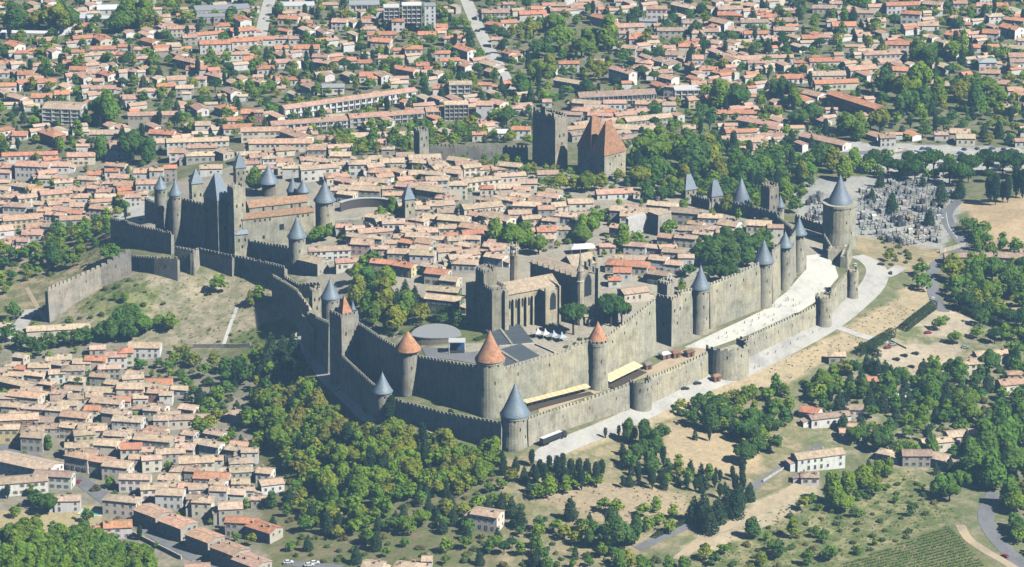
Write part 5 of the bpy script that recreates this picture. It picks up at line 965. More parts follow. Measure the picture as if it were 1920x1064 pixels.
def awning(u0, v0, u1, v1, w, n, label, col):
    x0, y0, z0 = ground(u0, v0); x1, y1, z1 = ground(u1, v1); a = math.atan2(y1-y0, x1-x0); L = math.hypot(x1-x0, y1-y0); c, s = math.cos(a), math.sin(a)
    o = thing('awning_row', label, 'awning', (x0, y0, z0)); T = lambda p, q, z: (x0+c*p-s*q, y0+s*p+c*q, z)
    zb = max(z0, z1)
    for k in range(n):
        p0, p1 = L*k/n+.08, L*(k+1)/n-.08; b = MB(); za, zc = zb+3.1, zb+4.5
        b.hexa([T(p0, 0, za), T(p1, 0, za), T(p1, w, zc), T(p0, w, zc), T(p0, 0, za+.12), T(p1, 0, za+.12), T(p1, w, zc+.12), T(p0, w, zc+.12)]); b.build('awning_panel', 'cloth', o, jit(col, .06))
    for k in range(0, n+1, 2):
        b = MB(); p = min(max(L*k/n, .1), L-.1)
        for q in (.1, w-.1): b.tube(T(p, q, hgt(*T(p, q, 0)[:2])-.3), T(p, q, zb+3.1), .07, .07)
        b.build('post', 'bark', o)
    b = MB(); b.hexa([T(0, -2.2, zb-1.5), T(L, -2.2, zb-1.5), T(L, w, zb-1.5), T(0, w, zb-1.5), T(0, -2.2, zb+.35), T(L, -2.2, zb+.35), T(L, w, zb+.35), T(0, w, zb+.35)]); b.build('deck', 'bark', o)
awning(987, 770, 1108, 737, 9.0, 12, 'long row of yellow awnings behind the outer wall', (.78, .63, .36))
awning(1144, 729, 1206, 697, 6, 6, 'second row of yellow awnings past the round tower', (.78, .65, .40))
for u, v, lab, rc, sz in ((1246, 672, 'small wooden market hut with pale roof under the square keep', (.65, .68, .7), 5), (1266, 670, 'reddish wooden market hut beside the pale-roofed one', (.3, .14, .09), 4.5), (1292, 668, 'dark brown market hut at the chalk lists edge', (.22, .13, .08), 4.5), (1214, 692, 'low grey stall on the lists behind the outer wall', (.25, .22, .18), 4), (1342, 714, 'small brown kiosk outside the broad half-round tower', (.36, .2, .12), 4)):
    x, y, z = ground(u, v); o = thing('market_hut', lab, 'hut', (x, y, z), group='wooden market huts'); b = MB(); b.obox(x, y, rad(35), sz, sz*.8, z-1, z+2.5); b.build('wall', 'paint', o, (.3, .16, .09))
    b = MB(); pyramid(b, x, y, rad(35), sz, sz*.8, z+2.85, z+3.9, sz*.8, .4); b.build('roof', 'paint', o, rc); b = MB(); b.obox(x+math.sin(rad(35))*sz*.41, y-math.cos(rad(35))*sz*.41, rad(35), 1.4, .15, z+.2, z+2); b.build('door', 'pane', o); FOOT.append((x, y, 4))
# ---------------------------------------------------------------- vehicles
def car_meshes():
    pr = [(-2.1, .35), (-2.12, .8), (-1.9, .95), (-1.2, 1.0), (.85, .98), (1.9, .82), (2.1, .62), (2.08, .35)]
    b = MB(); n = len(pr); W = .86
    vs = [(px, s*W, pz) for s in (-1, 1) for px, pz in pr]; b.add(vs, [tuple(range(n)), tuple(range(2*n-1, n-1, -1))]+[(i, i+n, (i+1) % n+n, (i+1) % n) for i in range(n)])
    body = b.mesh('body', 'paint')
    b = MB(); b.hexa([(-1.75, -.8, .96), (.95, -.8, .96), (.95, .8, .96), (-1.75, .8, .96), (-1.25, -.66, 1.42), (.25, -.66, 1.42), (.25, .66, 1.42), (-1.25, .66, 1.42)]); gl = b.mesh('window', 'pane')
    b = MB(); b.hexa([(-1.3, -.67, 1.425), (.3, -.67, 1.425), (.3, .67, 1.425), (-1.3, .67, 1.425), (-1.15, -.6, 1.49), (.15, -.6, 1.49), (.15, .6, 1.49), (-1.15, .6, 1.49)]); rf = b.mesh('roof', 'paint')
    b = MB(); N = 14; vs = [(.32*math.cos(2*math.pi*k/N), s*.11, .32*math.sin(2*math.pi*k/N)) for s in (-1, 1) for k in range(N)]
    b.add(vs, [tuple(range(N)), tuple(range(2*N-1, N-1, -1))]+[(i, i+N, (i+1) % N+N, (i+1) % N) for i in range(N)]); wh = b.mesh('wheel', 'rubber')
    b = MB(); b.box(-.04, .04, -.16, .16, -.08, .08); hl = b.mesh('headlight', 'frame')
    return body, gl, rf, wh, hl
CARM = car_meshes()
CN = {'white': (.8, .8, .8), 'silver': (.45, .46, .47), 'dark': (.03, .033, .04), 'red': (.42, .03, .03), 'blue': (.05, .1, .3), 'grey': (.2, .2, .21)}
def car(u, v, ang, cn, where, k=1.0):
    x, y, z = ground(u, v); o = thing('parked_car', f'{cn} car {where}', 'car', (x, y, z+.14), rad(ang), 'parked cars', world=False)
    link('body', CARM[0], o, CN[cn]); link('window', CARM[1], o); link('roof', CARM[2], o, CN[cn])
    for px in (-1.3, 1.3):
        for s in (-1, 1): w_ = link('wheel', CARM[3], o); w_.location = (px, s*.8, .32)
    for s in (-1, 1): w_ = link('headlight', CARM[4], o); w_.location = (2.09, s*.6, .68)
    o.scale = (k, k, k); FOOT.append((x, y, 2.2))
car(1308, 721, 20, 'dark', 'parked below the outer wall, nearer the brown kiosk'); car(1285, 731, 15, 'dark', 'parked below the outer wall, nearer the small half-round tower')
car(1652, 498, 0, 'dark', 'parked where the gravel road meets the drum tower bank'); car(1670, 514, 85, 'dark', 'parked on the gravel turning space'); car(1604, 499, 80, 'white', 'standing beside the double parapet walk')
car(1749, 562, 70, 'white', 'on the road beside the hedge corner'); car(1884, 1045, 130, 'red', 'driving on the bending asphalt road')
for u, v, a, c in ((1673, 648, 30, 'silver'), (1664, 654, 30, 'red'), (1680, 676, 160, 'dark'), (1695, 669, 160, 'dark'), (1716, 665, 160, 'dark'), (1708, 690, 150, 'dark'), (1740, 626, 20, 'red'), (1770, 642, 10, 'dark'), (1790, 645, 10, 'dark'), (1810, 653, 10, 'silver'), (1895, 648, 20, 'white'), (1858, 628, 40, 'silver')):
    car(u, v, a, c, 'on the gravel court inside the tall hedges')
for k in range(34):
    u = 1690+R.random()*225; v = 281+R.choice((0, 7, 14, 24, 30))+R.uniform(-1, 1); car(u, v, R.choice((20, 25, 110)), R.choice(('white', 'white', 'silver', 'dark', 'blue', 'grey', 'red')), 'in the car park beyond the cemetery')
for u, v in ((541, 1057), (580, 1062), (590, 1058)): car(u, v, 10, 'white', 'parked in the street at the wood edge', 1.15)
for u, v, c in ((148, 905, 'red'), (120, 890, 'silver'), (886, 72, 'white'), (915, 103, 'blue'), (895, 60, 'dark'), (498, 36, 'white'), (505, 12, 'silver'), (220, 68, 'white'), (237, 68, 'white'), (251, 66, 'silver'), (62, 610, 'dark'), (1515, 307, 'white'), (1530, 306, 'dark'), (1505, 305, 'blue')): car(u, v, R.uniform(0, 90), c, near(u, v).replace('inside the walls ', ''))
# articulated lorry
x, y, z = ground(1040, 827); dx, dy = ground(1075, 806)[0]-ground(1010, 833)[0], ground(1075, 806)[1]-ground(1010, 833)[1]; a = math.atan2(dy, dx)
o = thing('articulated_lorry', 'black articulated lorry with white trailer roof below the outer wall', 'truck', (x, y, z+.2), a, world=False)
b = MB(); b.box(-10, 4.6, -1.27, 1.27, 1.1, 4.0); b.build('trailer', 'paint', o, (.035, .035, .04)); b = MB(); b.box(-10.02, 4.62, -1.29, 1.29, 4.004, 4.06); b.build('trailer_roof', 'paint', o, (.82, .82, .82))
b = MB(); b.hexa([(5.3, -1.22, .7), (8.1, -1.22, .7), (8.1, 1.22, .7), (5.3, 1.22, .7), (5.3, -1.2, 3.6), (7.5, -1.1, 3.4), (7.5, 1.1, 3.4), (5.3, 1.2, 3.6)]); cb = b.build('cab', 'paint', o, (.04, .04, .045))
b = MB(); b.hexa([(8.0, -1.05, 1.9), (8.05, -1.05, 1.9), (8.05, 1.05, 1.9), (8.0, 1.05, 1.9), (7.68, -1, 3.0), (7.74, -1, 3.0), (7.74, 1, 3.0), (7.68, 1, 3.0)]); b.build('windscreen', 'pane', cb)
b = MB(); b.box(-9.6, 6, -.5, .5, .75, 1.09); b.build('chassis', 'rubber', o)
for px in (-8.6, -7.3, -6, 4.4, 7.2):
    for s in (-1, 1): w_ = link('wheel', CARM[3], o); w_.location = (px, s*1.1, .5); w_.scale = (1.6, 1.8, 1.6)
FOOT.append((x, y, 10))
# ---------------------------------------------------------------- people on the lists and terrace: one body mesh each, skinned once and shared
def person_mesh():
    V = {'pel': (0, 0, .95, .15, .12), 'chest': (0, 0, 1.35, .17, .12), 'neck': (0, 0, 1.52, .06, .06), 'head': (0, .01, 1.64, .1, .11), 'crown': (0, 0, 1.74, .07, .08),
         'shl': (-.19, 0, 1.42, .07, .07), 'ell': (-.25, .02, 1.14, .05, .05), 'hal': (-.26, .08, .88, .04, .04), 'shr': (.19, 0, 1.42, .07, .07), 'elr': (.25, .02, 1.14, .05, .05), 'har': (.26, .08, .88, .04, .04),
         'hil': (-.1, 0, .88, .1, .1), 'knl': (-.11, .06, .5, .07, .07), 'anl': (-.11, -.04, .08, .05, .05), 'tol': (-.12, .14, .04, .04, .04), 'hir': (.1, 0, .88, .1, .1), 'knr': (.11, .0, .5, .07, .07), 'anr': (.11, -.1, .08, .05, .05), 'tor': (.12, .06, .04, .04, .04)}
    E = 'pel chest,chest neck,neck head,head crown,chest shl,shl ell,ell hal,chest shr,shr elr,elr har,pel hil,hil knl,knl anl,anl tol,pel hir,hir knr,knr anr,anr tor'
    ks = list(V); me = bpy.data.meshes.new('body'); me.from_pydata([V[k][:3] for k in ks], [tuple(ks.index(q) for q in e.split()) for e in E.split(',')], [])
    ob = bpy.data.objects.new('person_source', me); COL.objects.link(ob); md = ob.modifiers.new('s', 'SKIN')
    for i, k in enumerate(ks): me.skin_vertices[0].data[i].radius = V[k][3:]
    me.skin_vertices[0].data[0].use_root = True; ob.modifiers.new('u', 'SUBSURF').levels = 1
    dg = bpy.context.evaluated_depsgraph_get(); out = bpy.data.meshes.new_from_object(ob.evaluated_get(dg)); out.name = 'body'
    bpy.data.objects.remove(ob); out.materials.clear(); out.materials.append(M['cloth']); return out
PM = person_mesh()
PCOL = {'dark': (.03, .03, .04), 'red': (.4, .06, .05), 'white': (.75, .75, .75), 'blue': (.08, .15, .4), 'beige': (.5, .42, .3)}
for u, v, c, wh in ((1473, 566, 'dark', 'walking on the chalk lists'), (1477, 562, 'red', 'walking on the chalk lists'), (1452, 577, 'dark', 'on the chalk lists beside the wall'), (1487, 576, 'dark', 'near the middle roofless tower'), (1492, 575, 'blue', 'near the middle roofless tower'), (1499, 572, 'beige', 'near the middle roofless tower'), (1434, 612, 'dark', 'by the outer wall parapet of the lists'), (1449, 603, 'dark', 'by the outer wall parapet of the lists'), (1415, 692, 'dark', 'walking on the gravel road'), (1424, 689, 'red', 'walking on the gravel road'), (274, 418, 'white', 'on the white castle terrace'), (240, 395, 'dark', 'on the white castle terrace'), (246, 400, 'beige', 'on the white castle terrace'), (1474, 680, 'dark', 'on the dry verge above the hedge'))+tuple((1345+i*7.5+R.uniform(-4, 4), 640-i*3.9+R.uniform(-5, 8), R.choice(('dark', 'white', 'blue', 'red', 'beige')), 'strolling along the chalk lists') for i in range(20))+tuple((1440+i*14, 668-i*7.5+R.uniform(-4, 4), R.choice(('dark', 'white', 'blue')), 'strolling on the broad gravel road') for i in range(9)):
    x, y, z = ground(u, v); o = link('person', PM, None, PCOL[c]); o.location = (x, y, z+.14); o.rotation_euler = (0, 0, R.uniform(0, 6.28)); tag(o, f'person in {c} clothes {wh}', 'person', 'visitors around the walls')
# ---------------------------------------------------------------- cemetery
def tomb_mesh(k):
    b = MB(); h = (.9, 1.3, 1.8, 2.6)[k]
    b.box(-.55, .55, -1.1, 1.1, -.3, .35); b.box(-.45, .45, .75, 1.0, .35, h)
    if k in (1, 2): b.box(-.12, .12, .8, .95, h, h+.9); b.box(-.4, .4, .81, .94, h+.35, h+.6)
    if k == 3:
        b = MB(); b.box(-1.1, 1.1, -1.3, 1.3, -.3, 2.4); b.hexa([(-1.25, -1.45, 2.4), (1.25, -1.45, 2.4), (1.25, 1.45, 2.4), (-1.25, 1.45, 2.4), (-.1, -1.45, 3.3), (.1, -1.45, 3.3), (.1, 1.45, 3.3), (-.1, 1.45, 3.3)]); b.box(-.1, .1, -1.3, -1.15, 3.2, 4.3); b.box(-.35, .35, -1.29, -1.16, 3.7, 3.95)
    return b.mesh('gravestone', 'stone')
TM = [tomb_mesh(k) for k in range(4)]
CEM = pp('1612,360 1700,335 1790,352 1798,372 1772,392 1770,425 1762,455 1690,462 1640,445 1608,440'); CEM2 = pp('1515,370 1545,362 1545,415 1512,412')
cand = []
for p in (CEM, CEM2):
    q = [ground(*t)[:2] for t in p]; x0, x1, y0, y1 = min(t[0] for t in q), max(t[0] for t in q), min(t[1] for t in q), max(t[1] for t in q); a = rad(25)
    for i in range(-60, 60):
        for j in range(-60, 60):
            px, py = i*2.7+R.uniform(-.3, .3), j*4.0+R.uniform(-.4, .4); xx, yy = (x0+x1)/2+px*math.cos(a)-py*math.sin(a), (y0+y1)/2+px*math.sin(a)+py*math.cos(a)
            if inpoly(xx, yy, q) and i % 9 and j % 8: cand.append((xx, yy))
cand.sort(key=lambda t: t[1]); mass = MB()
TC = {'pale grey': (.36, .37, .38), 'white': (.60, .60, .59), 'dark grey': (.10, .105, .115), 'beige': (.36, .32, .27)}
TK = ('low slab gravestone', 'cross-topped gravestone', 'tall cross-topped gravestone', 'small gabled burial chapel')
for i, (xx, yy) in enumerate(cand):
    k = R.choices((0, 1, 2, 3), (4, 4, 3, 2))[0]; cn = R.choices(list(TC), (5, 2, 5, 2))[0]; r_ = rad(25)+R.choice((0, math.pi/2))+R.uniform(-.1, .1)
    if i < 300:
        o = link('gravestone', TM[k], None, jit(TC[cn], .12)); o.location = (xx, yy, hgt(xx, yy)); o.rotation_euler = (0, 0, r_); tag(o, f'{cn} {TK[k]} in the cemetery beside the drum tower', 'grave', 'gravestones in the cemetery')
    else:
        c_, s_ = math.cos(r_), math.sin(r_); zz = hgt(xx, yy)
        mass.add([(xx+c_*v.co.x-s_*v.co.y, yy+s_*v.co.x+c_*v.co.y, zz+v.co.z) for v in TM[k].vertices], [tuple(p.vertices) for p in TM[k].polygons])
if mass.v: tag(mass.build('gravestones', 'stone', None, (.34, .345, .35)), 'crowded pale gravestones filling the back of the cemetery', 'graves', kind='stuff')
# pool in the lower town
x, y, z = ground(172, 962); o = thing('swimming_pool', 'turquoise swimming pool with pale surround in the lower town', 'pool', (x, y, z)); b = MB(); b.obox(x, y, rad(-15), 13, 7.5, z-1.2, z+.25); b.build('surround', 'plaster', o, (.68, .62, .52)); b = MB(); b.obox(x, y, rad(-15), 10.5, 5, z+.2, z+.254); b.build('water', 'water', o); FOOT.append((x, y, 8))
# pale garden walls

def lowwall(s, h, label, col=(.6, .55, .46), th=.5):
    pts = [ground(u, v) for u, v in pp(s)]; o = thing('garden_wall', label, 'wall', pts[0], group='garden walls'); b = MB()
    for p, q in zip(pts, pts[1:]):
        L = math.hypot(q[0]-p[0], q[1]-p[1]); n = max(1, int(L/6)); nx, ny = -(q[1]-p[1])/L*th/2, (q[0]-p[0])/L*th/2
        for k in range(n):
            A = tuple(p[i]+(q[i]-p[i])*k/n for i in (0, 1)); B = tuple(p[i]+(q[i]-p[i])*(k+1)/n for i in (0, 1)); za, zb = hgt(*A), hgt(*B)
            Q = [(A[0]-nx, A[1]-ny), (B[0]-nx, B[1]-ny), (B[0]+nx, B[1]+ny), (A[0]+nx, A[1]+ny)]; lo = (za-1, zb-1, zb-1, za-1); hi = (za+h, zb+h, zb+h, za+h)
            b.hexa([(*t, e) for t, e in zip(Q, lo)]+[(*t, e) for t, e in zip(Q, hi)])
    b.build('masonry', 'stone', o, col)
lowwall('362,652 420,652 470,650', 2.2, 'low retaining wall at the foot of the dry slope'); lowwall('545,648 556,632', 2.5, 'short pale stepped wall beside the rampart lane', (.62, .58, .5)); lowwall('570,672 582,690 576,705', 1.6, 'pale path parapet above the wood', (.62, .58, .5))
lowwall('655,738 680,772 686,783', 1.4, 'pale parapet curving along the rampart lane', (.68, .65, .58)); lowwall('1670,640 1700,655', 1, 'pale garden edge by the hedged court'); lowwall('1430,905 1470,880', 1.2, 'lane-side wall above the dry track'); lowwall('1762,475 1810,462', 2.4, 'beige retaining wall beside the cemetery road'); lowwall('1620,298 1700,282', 1.6, 'pale wall along the far car park road'); lowwall('240,1000 300,1030 340,1050', 2.2, 'pale terrace wall below the pink row houses', (.66, .6, .5)); lowwall('1590,700 1640,680 1660,710', 1.2, 'garden wall below the hedged court')
lowwall('730,805 800,812 840,830', 1.2, 'pale rubble wall under the shaded outer rampart', (.55, .55, .55))
lowwall('935,651 1003,647 1046,666', .9, 'pale kerb wall between the two theatre seating banks', (.7, .68, .62))
# ---------------------------------------------------------------- trees
def leafquads(rng, pts, nrm, size):
    vs, fs = [], []
    for p, n in zip(pts, nrm):
        d = n+np.array((0, 0, .25))+rng.normal(0, .36, 3); d /= np.linalg.norm(d)+1e-9; a = np.cross(d, rng.normal(0, 1, 3)); a /= np.linalg.norm(a)+1e-9; b = np.cross(d, a); s = size*rng.uniform(.65, 1.35)
        k = len(vs); vs += [tuple(p-a*s-b*s*.6), tuple(p+a*s-b*s*.7), tuple(p+a*s*.8+b*s*.7), tuple(p-a*s*.7+b*s*.8)]; fs.append((k, k+1, k+2, k+3))
    return vs, fs
def crown(seed, kind, n, sk=1.0):
    """unit crown: radius about 1, base at z=0, height depends on the kind"""
    g = np.random.default_rng(seed); P_, N_ = [], []
    if kind == 'broadleaf' and seed % 3 == 1: lumps = [((g.uniform(-.22, .22), g.uniform(-.22, .22), .4+z_*1.3), g.uniform(.5, .68)*(1-.4*z_)) for z_ in np.linspace(0, 1, 8)]; size = .098
    elif kind == 'broadleaf' and seed % 3 == 2: lumps = [((g.uniform(-.75, .75), g.uniform(-.75, .75), g.uniform(.45, 1.25)), g.uniform(.2, .42)) for _ in range(13)]+[((0, 0, .8), .5)]; size = .098
    elif kind == 'broadleaf': lumps = [((0, 0, .95), .72)]+[((.62*math.cos(t), .62*math.sin(t), g.uniform(.5, 1.15)), g.uniform(.36, .52)) for t in np.linspace(0, 6.28, 7)[:-1]+g.uniform(0, .8, 6)]+[((g.uniform(-.3, .3), g.uniform(-.3, .3), 1.4), .42)]; size = .098
    elif kind == 'pine': lumps = [((.55*math.cos(t), .55*math.sin(t), g.uniform(.25, .45)), g.uniform(.38, .5)) for t in np.linspace(0, 6.28, 7)[:-1]]+[((0, 0, .5), .55)]; size = .09
    elif kind == 'conifer': lumps = [((g.uniform(-.12, .12), g.uniform(-.12, .12), .35+z_*2.3), .78*(1-z_)**.8+.12) for z_ in np.linspace(0, 1, 9)]; size = .10
    elif kind == 'cypress': lumps = [((g.uniform(-.1, .1), g.uniform(-.1, .1), .6+z_*6.2), .98*math.sin(math.pi*(.2+.78*(1-z_)**.9))**.8+.06) for z_ in np.linspace(0, 1, 15)]; size = .19
    else: lumps = [((g.uniform(-.5, .5), g.uniform(-.5, .5), g.uniform(.2, .5)), g.uniform(.35, .55)) for _ in range(6)]; size = .12
    A = np.array([l[1]**2 for l in lumps]); A /= A.sum()
    for (c, r), k in zip(lumps, (A*n).astype(int)+3):
        d = g.normal(0, 1, (k, 3)); d /= np.linalg.norm(d, axis=1)[:, None]
        if kind == 'pine': d[:, 2] *= .55
        P_.append(np.array(c)+d*r*g.uniform(.72, 1.05, (k, 1))); N_.append(d)
    P_, N_ = np.concatenate(P_), np.concatenate(N_)
    if kind in ('broadleaf', 'shrub'): ok = P_[:, 2] > .05; P_, N_ = P_[ok], N_[ok]
    return leafquads(g, P_, N_, size*sk)
def trunk_mesh(kind, seed):
    b = MB(); g = random.Random(seed)
    if kind in ('broadleaf', 'pine'):
        H = 1.0 if kind == 'broadleaf' else 1.2
        b.tube((0, 0, -.25), (g.uniform(-.06, .06), g.uniform(-.06, .06), H), .1, .055, 7)
        for k in range(4):
            t = k*1.57+g.uniform(0, 1); b.tube((0, 0, H*.55), (.55*math.cos(t), .55*math.sin(t), H+.25), .05, .02, 5)
    else: b.tube((0, 0, -.25), (0, 0, 1.2 if kind != 'cypress' else 3.5), .12, .03, 7)
    return b.mesh('trunk', 'bark')
KINDS = ('broadleaf', 'pine', 'conifer', 'cypress', 'shrub'); VAR = {}; LOW = {}
for k in KINDS:
    nv, nq = (8, 1900) if k == 'broadleaf' else (4, 1000)
    VAR[k] = []
    for i in range(nv):
        vs, fs = crown(100*KINDS.index(k)+i, k, nq); me = bpy.data.meshes.new('crown'); me.from_pydata(vs, [], fs); me.materials.append(M['foliage']); VAR[k].append((me, trunk_mesh(k, i)))
    LOW[k] = [tuple(np.array(q) for q in crown(900+i, k, 230, 1.6)) for i in range(4)]
FCOL = {'broadleaf': [(.255, .400, .038), (.190, .340, .042), (.300, .430, .036), (.135, .260, .046), (.375, .410, .045), (.330, .330, .060)], 'pine': [(.095, .205, .038), (.078, .17, .040)], 'conifer': [(.062, .120, .048), (.072, .130, .054)], 'cypress': [(.056, .105, .044), (.048, .092, .042)], 'shrub': [(.20, .25, .065), (.145, .22, .055), (.25, .24, .085)]}
TWORD = {0: 'mid green', 1: 'deep green', 2: 'bright green', 3: 'dark green', 4: 'yellowish green', 5: 'brownish'}
TREES = []   # (size on the photograph, kind, x, y, z, r, ci, u, v)
def plant(kind, x, y, r, ci=None):
    z = hgt(x, y); u, v = proj(x, y, z)
    TREES.append((r, kind, x, y, z, r, R.randrange(min(5, len(FCOL[kind]))) if ci is None else ci, u, v))
GRID = {}
def clear(x, y, r, pad=.6):
    for dx in (-1, 0, 1):
        for dy in (-1, 0, 1):
            for a, b, c in FG.get((int(x//20)+dx, int(y//20)+dy), ()):
                if (a-x)**2+(b-y)**2 < (c+r*pad)**2: return False
    return True
FG = {}
for f in FOOT: FG.setdefault((int(f[0]//20), int(f[1]//20)), []).append(f)
for c, hw in ROADS:
    for a, b in zip(c, c[1:]):
        n_ = max(1, int(math.hypot(b[0]-a[0], b[1]-a[1])/3))
        for k in range(n_): q = (a[0]+(b[0]-a[0])*k/n_, a[1]+(b[1]-a[1])*k/n_, hw); FG.setdefault((int(q[0]//20), int(q[1]//20)), []).append(q)
def fill(s, mix, spacing, rr, keep=1.0, pad=.6, own=.85, cis=None):
    """scatter plants over a patch given by its outline on the photograph"""
    q = [ground(u, v)[:2] for u, v in pp(s)]; x0, x1, y0, y1 = min(t[0] for t in q), max(t[0] for t in q), min(t[1] for t in q), max(t[1] for t in q)
    loc = {}
    for _ in range(int((x1-x0)*(y1-y0)/spacing**2*3.2)):
        x, y = R.uniform(x0, x1), R.uniform(y0, y1)
        if not inpoly(x, y, q): continue
        kind = R.choices(list(mix), list(mix.values()))[0]; r = R.uniform(*rr)*(.42 if kind == 'cypress' else .62 if kind == 'shrub' else .8 if kind == 'conifer' else 1)
        if R.random() > keep or not clear(x, y, r, pad): continue
        cell = (int(x//spacing), int(y//spacing)); bad = False
        for dx in (-1, 0, 1):
            for dy in (-1, 0, 1):
                for a, b in loc.get((cell[0]+dx, cell[1]+dy), ()):
                    if (a-x)**2+(b-y)**2 < (spacing*own)**2: bad = True
        if bad: continue
        loc.setdefault(cell, []).append((x, y)); plant(kind, x, y, r, R.choice(cis) if cis and kind == 'broadleaf' else None)
RK = .92
def trees(s, kind, ci=None):
    for t in s.split():
        u, v, rp = (float(q) for q in t.split(',')); x, y, z = ground(u, v); plant(kind, x, y, rp*RK/scale_at(y), ci); FG.setdefault((int(x//20), int(y//20)), []).append((x, y, rp/scale_at(y)*.6))
# single trees read from the photograph: u, v of the foot, crown radius in photo pixels
trees('30,62,32 70,60,26 110,62,34 130,60,24 245,50,30 270,52,28 225,62,24 290,55,18 350,45,18 205,235,30 190,225,24 145,262,18 250,300,28 190,300,20 280,305,22 115,205,16 1140,95,30 1010,110,26 1050,95,30 1090,110,26 1110,90,24 1000,70,20 1040,60,22 980,180,22 1010,160,26 1030,145,22 1120,145,22 1350,205,30 1380,205,26 1320,190,18 1320,225,16 1500,240,22 1520,235,24 1590,255,24 1610,265,20 1740,130,28 1720,120,22 1790,115,26 1700,215,26 1730,210,26 1690,190,30 1660,180,26 1720,175,28 1760,200,26 1800,190,24 1830,210,26 1870,200,22 1850,180,22 1650,250,24 1470,190,24 1490,205,22 1440,225,20', 'broadleaf')
trees('640,285,20 660,280,16 700,270,14 740,265,16 850,275,16 950,235,20 930,235,18 880,240,16 1215,310,34 1240,300,30 1300,330,36 1330,325,34 1280,320,30 1350,345,26 1380,330,24 1400,350,26 1430,330,24 1230,345,30 1200,350,24 1260,370,24 1245,380,22 1215,380,20 1280,355,22 1470,380,24 1500,345,22 1560,325,26 1585,340,26 1540,310,24 1600,320,22 1630,325,18 1420,395,18 1370,400,20 1490,400,18 1050,358,20 1075,360,18 1100,360,20 1125,358,18 1030,358,16 1160,340,14', 'broadleaf')
trees('930,465,26 960,470,30 985,465,24 1010,478,20 1110,445,26 1090,455,20 1170,475,26 1195,465,18 1120,420,18 1140,415,16 1255,440,18 1250,430,14 480,360,24 500,362,20 470,355,16 735,412,20 755,408,16 715,415,14 605,452,20 590,455,16 645,455,10', 'broadleaf', 0)
trees('1340,500,28 1370,505,30 1400,500,28 1330,480,24 1360,475,28 1390,470,26 1420,480,24 1445,490,18 1310,495,18 1350,530,22 1290,520,16 1375,530,18 1440,460,16', 'broadleaf', 3)
trees('690,545,28 670,570,26 720,590,30 760,600,28 700,610,24 740,620,26 790,605,20 670,530,20 720,545,26 700,505,20 680,510,18 840,600,16 860,615,18 830,610,14 690,590,22 650,600,14', 'broadleaf')
trees('745,578,15 775,592,16 760,560,14 778,570,14 735,570,12', 'conifer')
trees('1075,628,30 1145,612,30 1165,608,22', 'pine', 0)
trees('1715,340,22 1685,335,20 1735,330,24 1750,325,22 1780,345,22 1800,350,22 1820,335,24 1850,330,24 1880,330,24 1910,335,26 1665,330,18 1640,322,16 1705,318,18 1895,315,18', 'pine')
trees('1634,378,10 1650,352,12 1671,400,16 1742,422,14 1765,378,17 1799,372,16 1730,350,10', 'conifer'); trees('1866,385,9 1880,378,8 1889,380,8 1905,370,10 1917,372,10 1855,380,10', 'cypress')
trees('1845,440,16 1880,470,16 1905,475,16 1830,470,14 1822,440,16 1850,460,14 1835,455,16 1810,430,12 1730,545,20 1725,520,18 1830,540,24 1860,530,26 1800,545,22 1790,560,20 1890,540,24 1910,560,24 1760,700,10 1745,690,8', 'broadleaf', 1)
trees('1790,645,16 1760,620,16 1830,635,15 1882,640,18 1905,640,16 1745,685,10 1758,680,8 1770,610,10', 'broadleaf', 0)
trees('1540,735,22 1560,720,20 1580,705,20 1530,755,20 1600,705,18 1455,740,18 1440,752,16 1410,745,14 1470,745,14', 'broadleaf'); trees('1645,705,14 1660,708,16 1635,700,14 1670,710,10 1625,690,12 1695,750,16 1690,765,14', 'conifer')
trees('1275,780,8 1285,782,8 1265,775,7 1300,800,20 1330,810,26 1360,800,24 1310,770,18 1345,775,22 1180,830,22 1210,840,26 1230,855,24 1195,865,24 1240,830,20 1220,890,22 1180,880,18 1400,830,28 1420,850,26 1395,870,24 1440,820,22 1450,850,20 1470,800,20 1410,800,22', 'broadleaf', 3)
trees('1303,825,8 1440,780,14', 'conifer'); trees('1330,828,4.5 1373,902,5 1391,900,6.5 1160,820,4 1135,822,4 1168,915,4.5 1198,912,5 1218,910,5 1288,920,5 1304,922,5.5 1350,905,5 1342,898,4', 'cypress')
trees('997,875,6.3 1012,895,7.2 1030,885,6.3 1045,898,8.1 1055,889,7.2 1070,903,8.1 1085,893,7.2 1100,908,8.1 1118,911,8.1 1128,899,7.2 1020,910,8.1 1005,915,7.2 1060,916,8.1 1090,920,7.2 735,790,8 728,795,8 813,800,5.5 845,808,8 850,812,6 838,812,6 687,905,6 805,900,5', 'cypress')
trees('1320,985,24 1345,980,22 1365,965,24 1385,950,20 1300,980,20 1330,1000,22 1380,970,22 1405,940,16', 'conifer'); trees('1378,925,7 1392,928,7 1350,935,6', 'cypress')
trees('1230,960,16 1205,970,16 1262,975,16 1235,985,15 1215,995,15 1255,1000,14 1155,965,18 1130,960,16 1100,910,16 1120,912,16 1060,925,18 1030,930,20 1010,935,18 1080,915,16 1030,920,16', 'broadleaf', 2)
trees('1070,975,18 1105,985,10 960,970,16 975,990,18 940,960,16', 'conifer'); trees('1160,1030,34 1130,1025,28 1190,1020,24 1150,1000,26', 'broadleaf', 3); trees('1410,1010,22 1545,1010,10 1600,970,10', 'broadleaf', 3)
trees('1560,945,28 1590,930,26 1580,960,22 1620,915,22 1650,900,24 1640,930,20', 'broadleaf', 2); trees('1628,880,9 1780,885,12 1755,890,10', 'conifer')
trees('1850,870,40 1880,850,42 1900,900,40 1860,920,36 1830,900,30 1890,950,30 1820,880,26 1910,830,40 1760,930,24 1780,940,24 1800,920,24', 'broadleaf', 1)
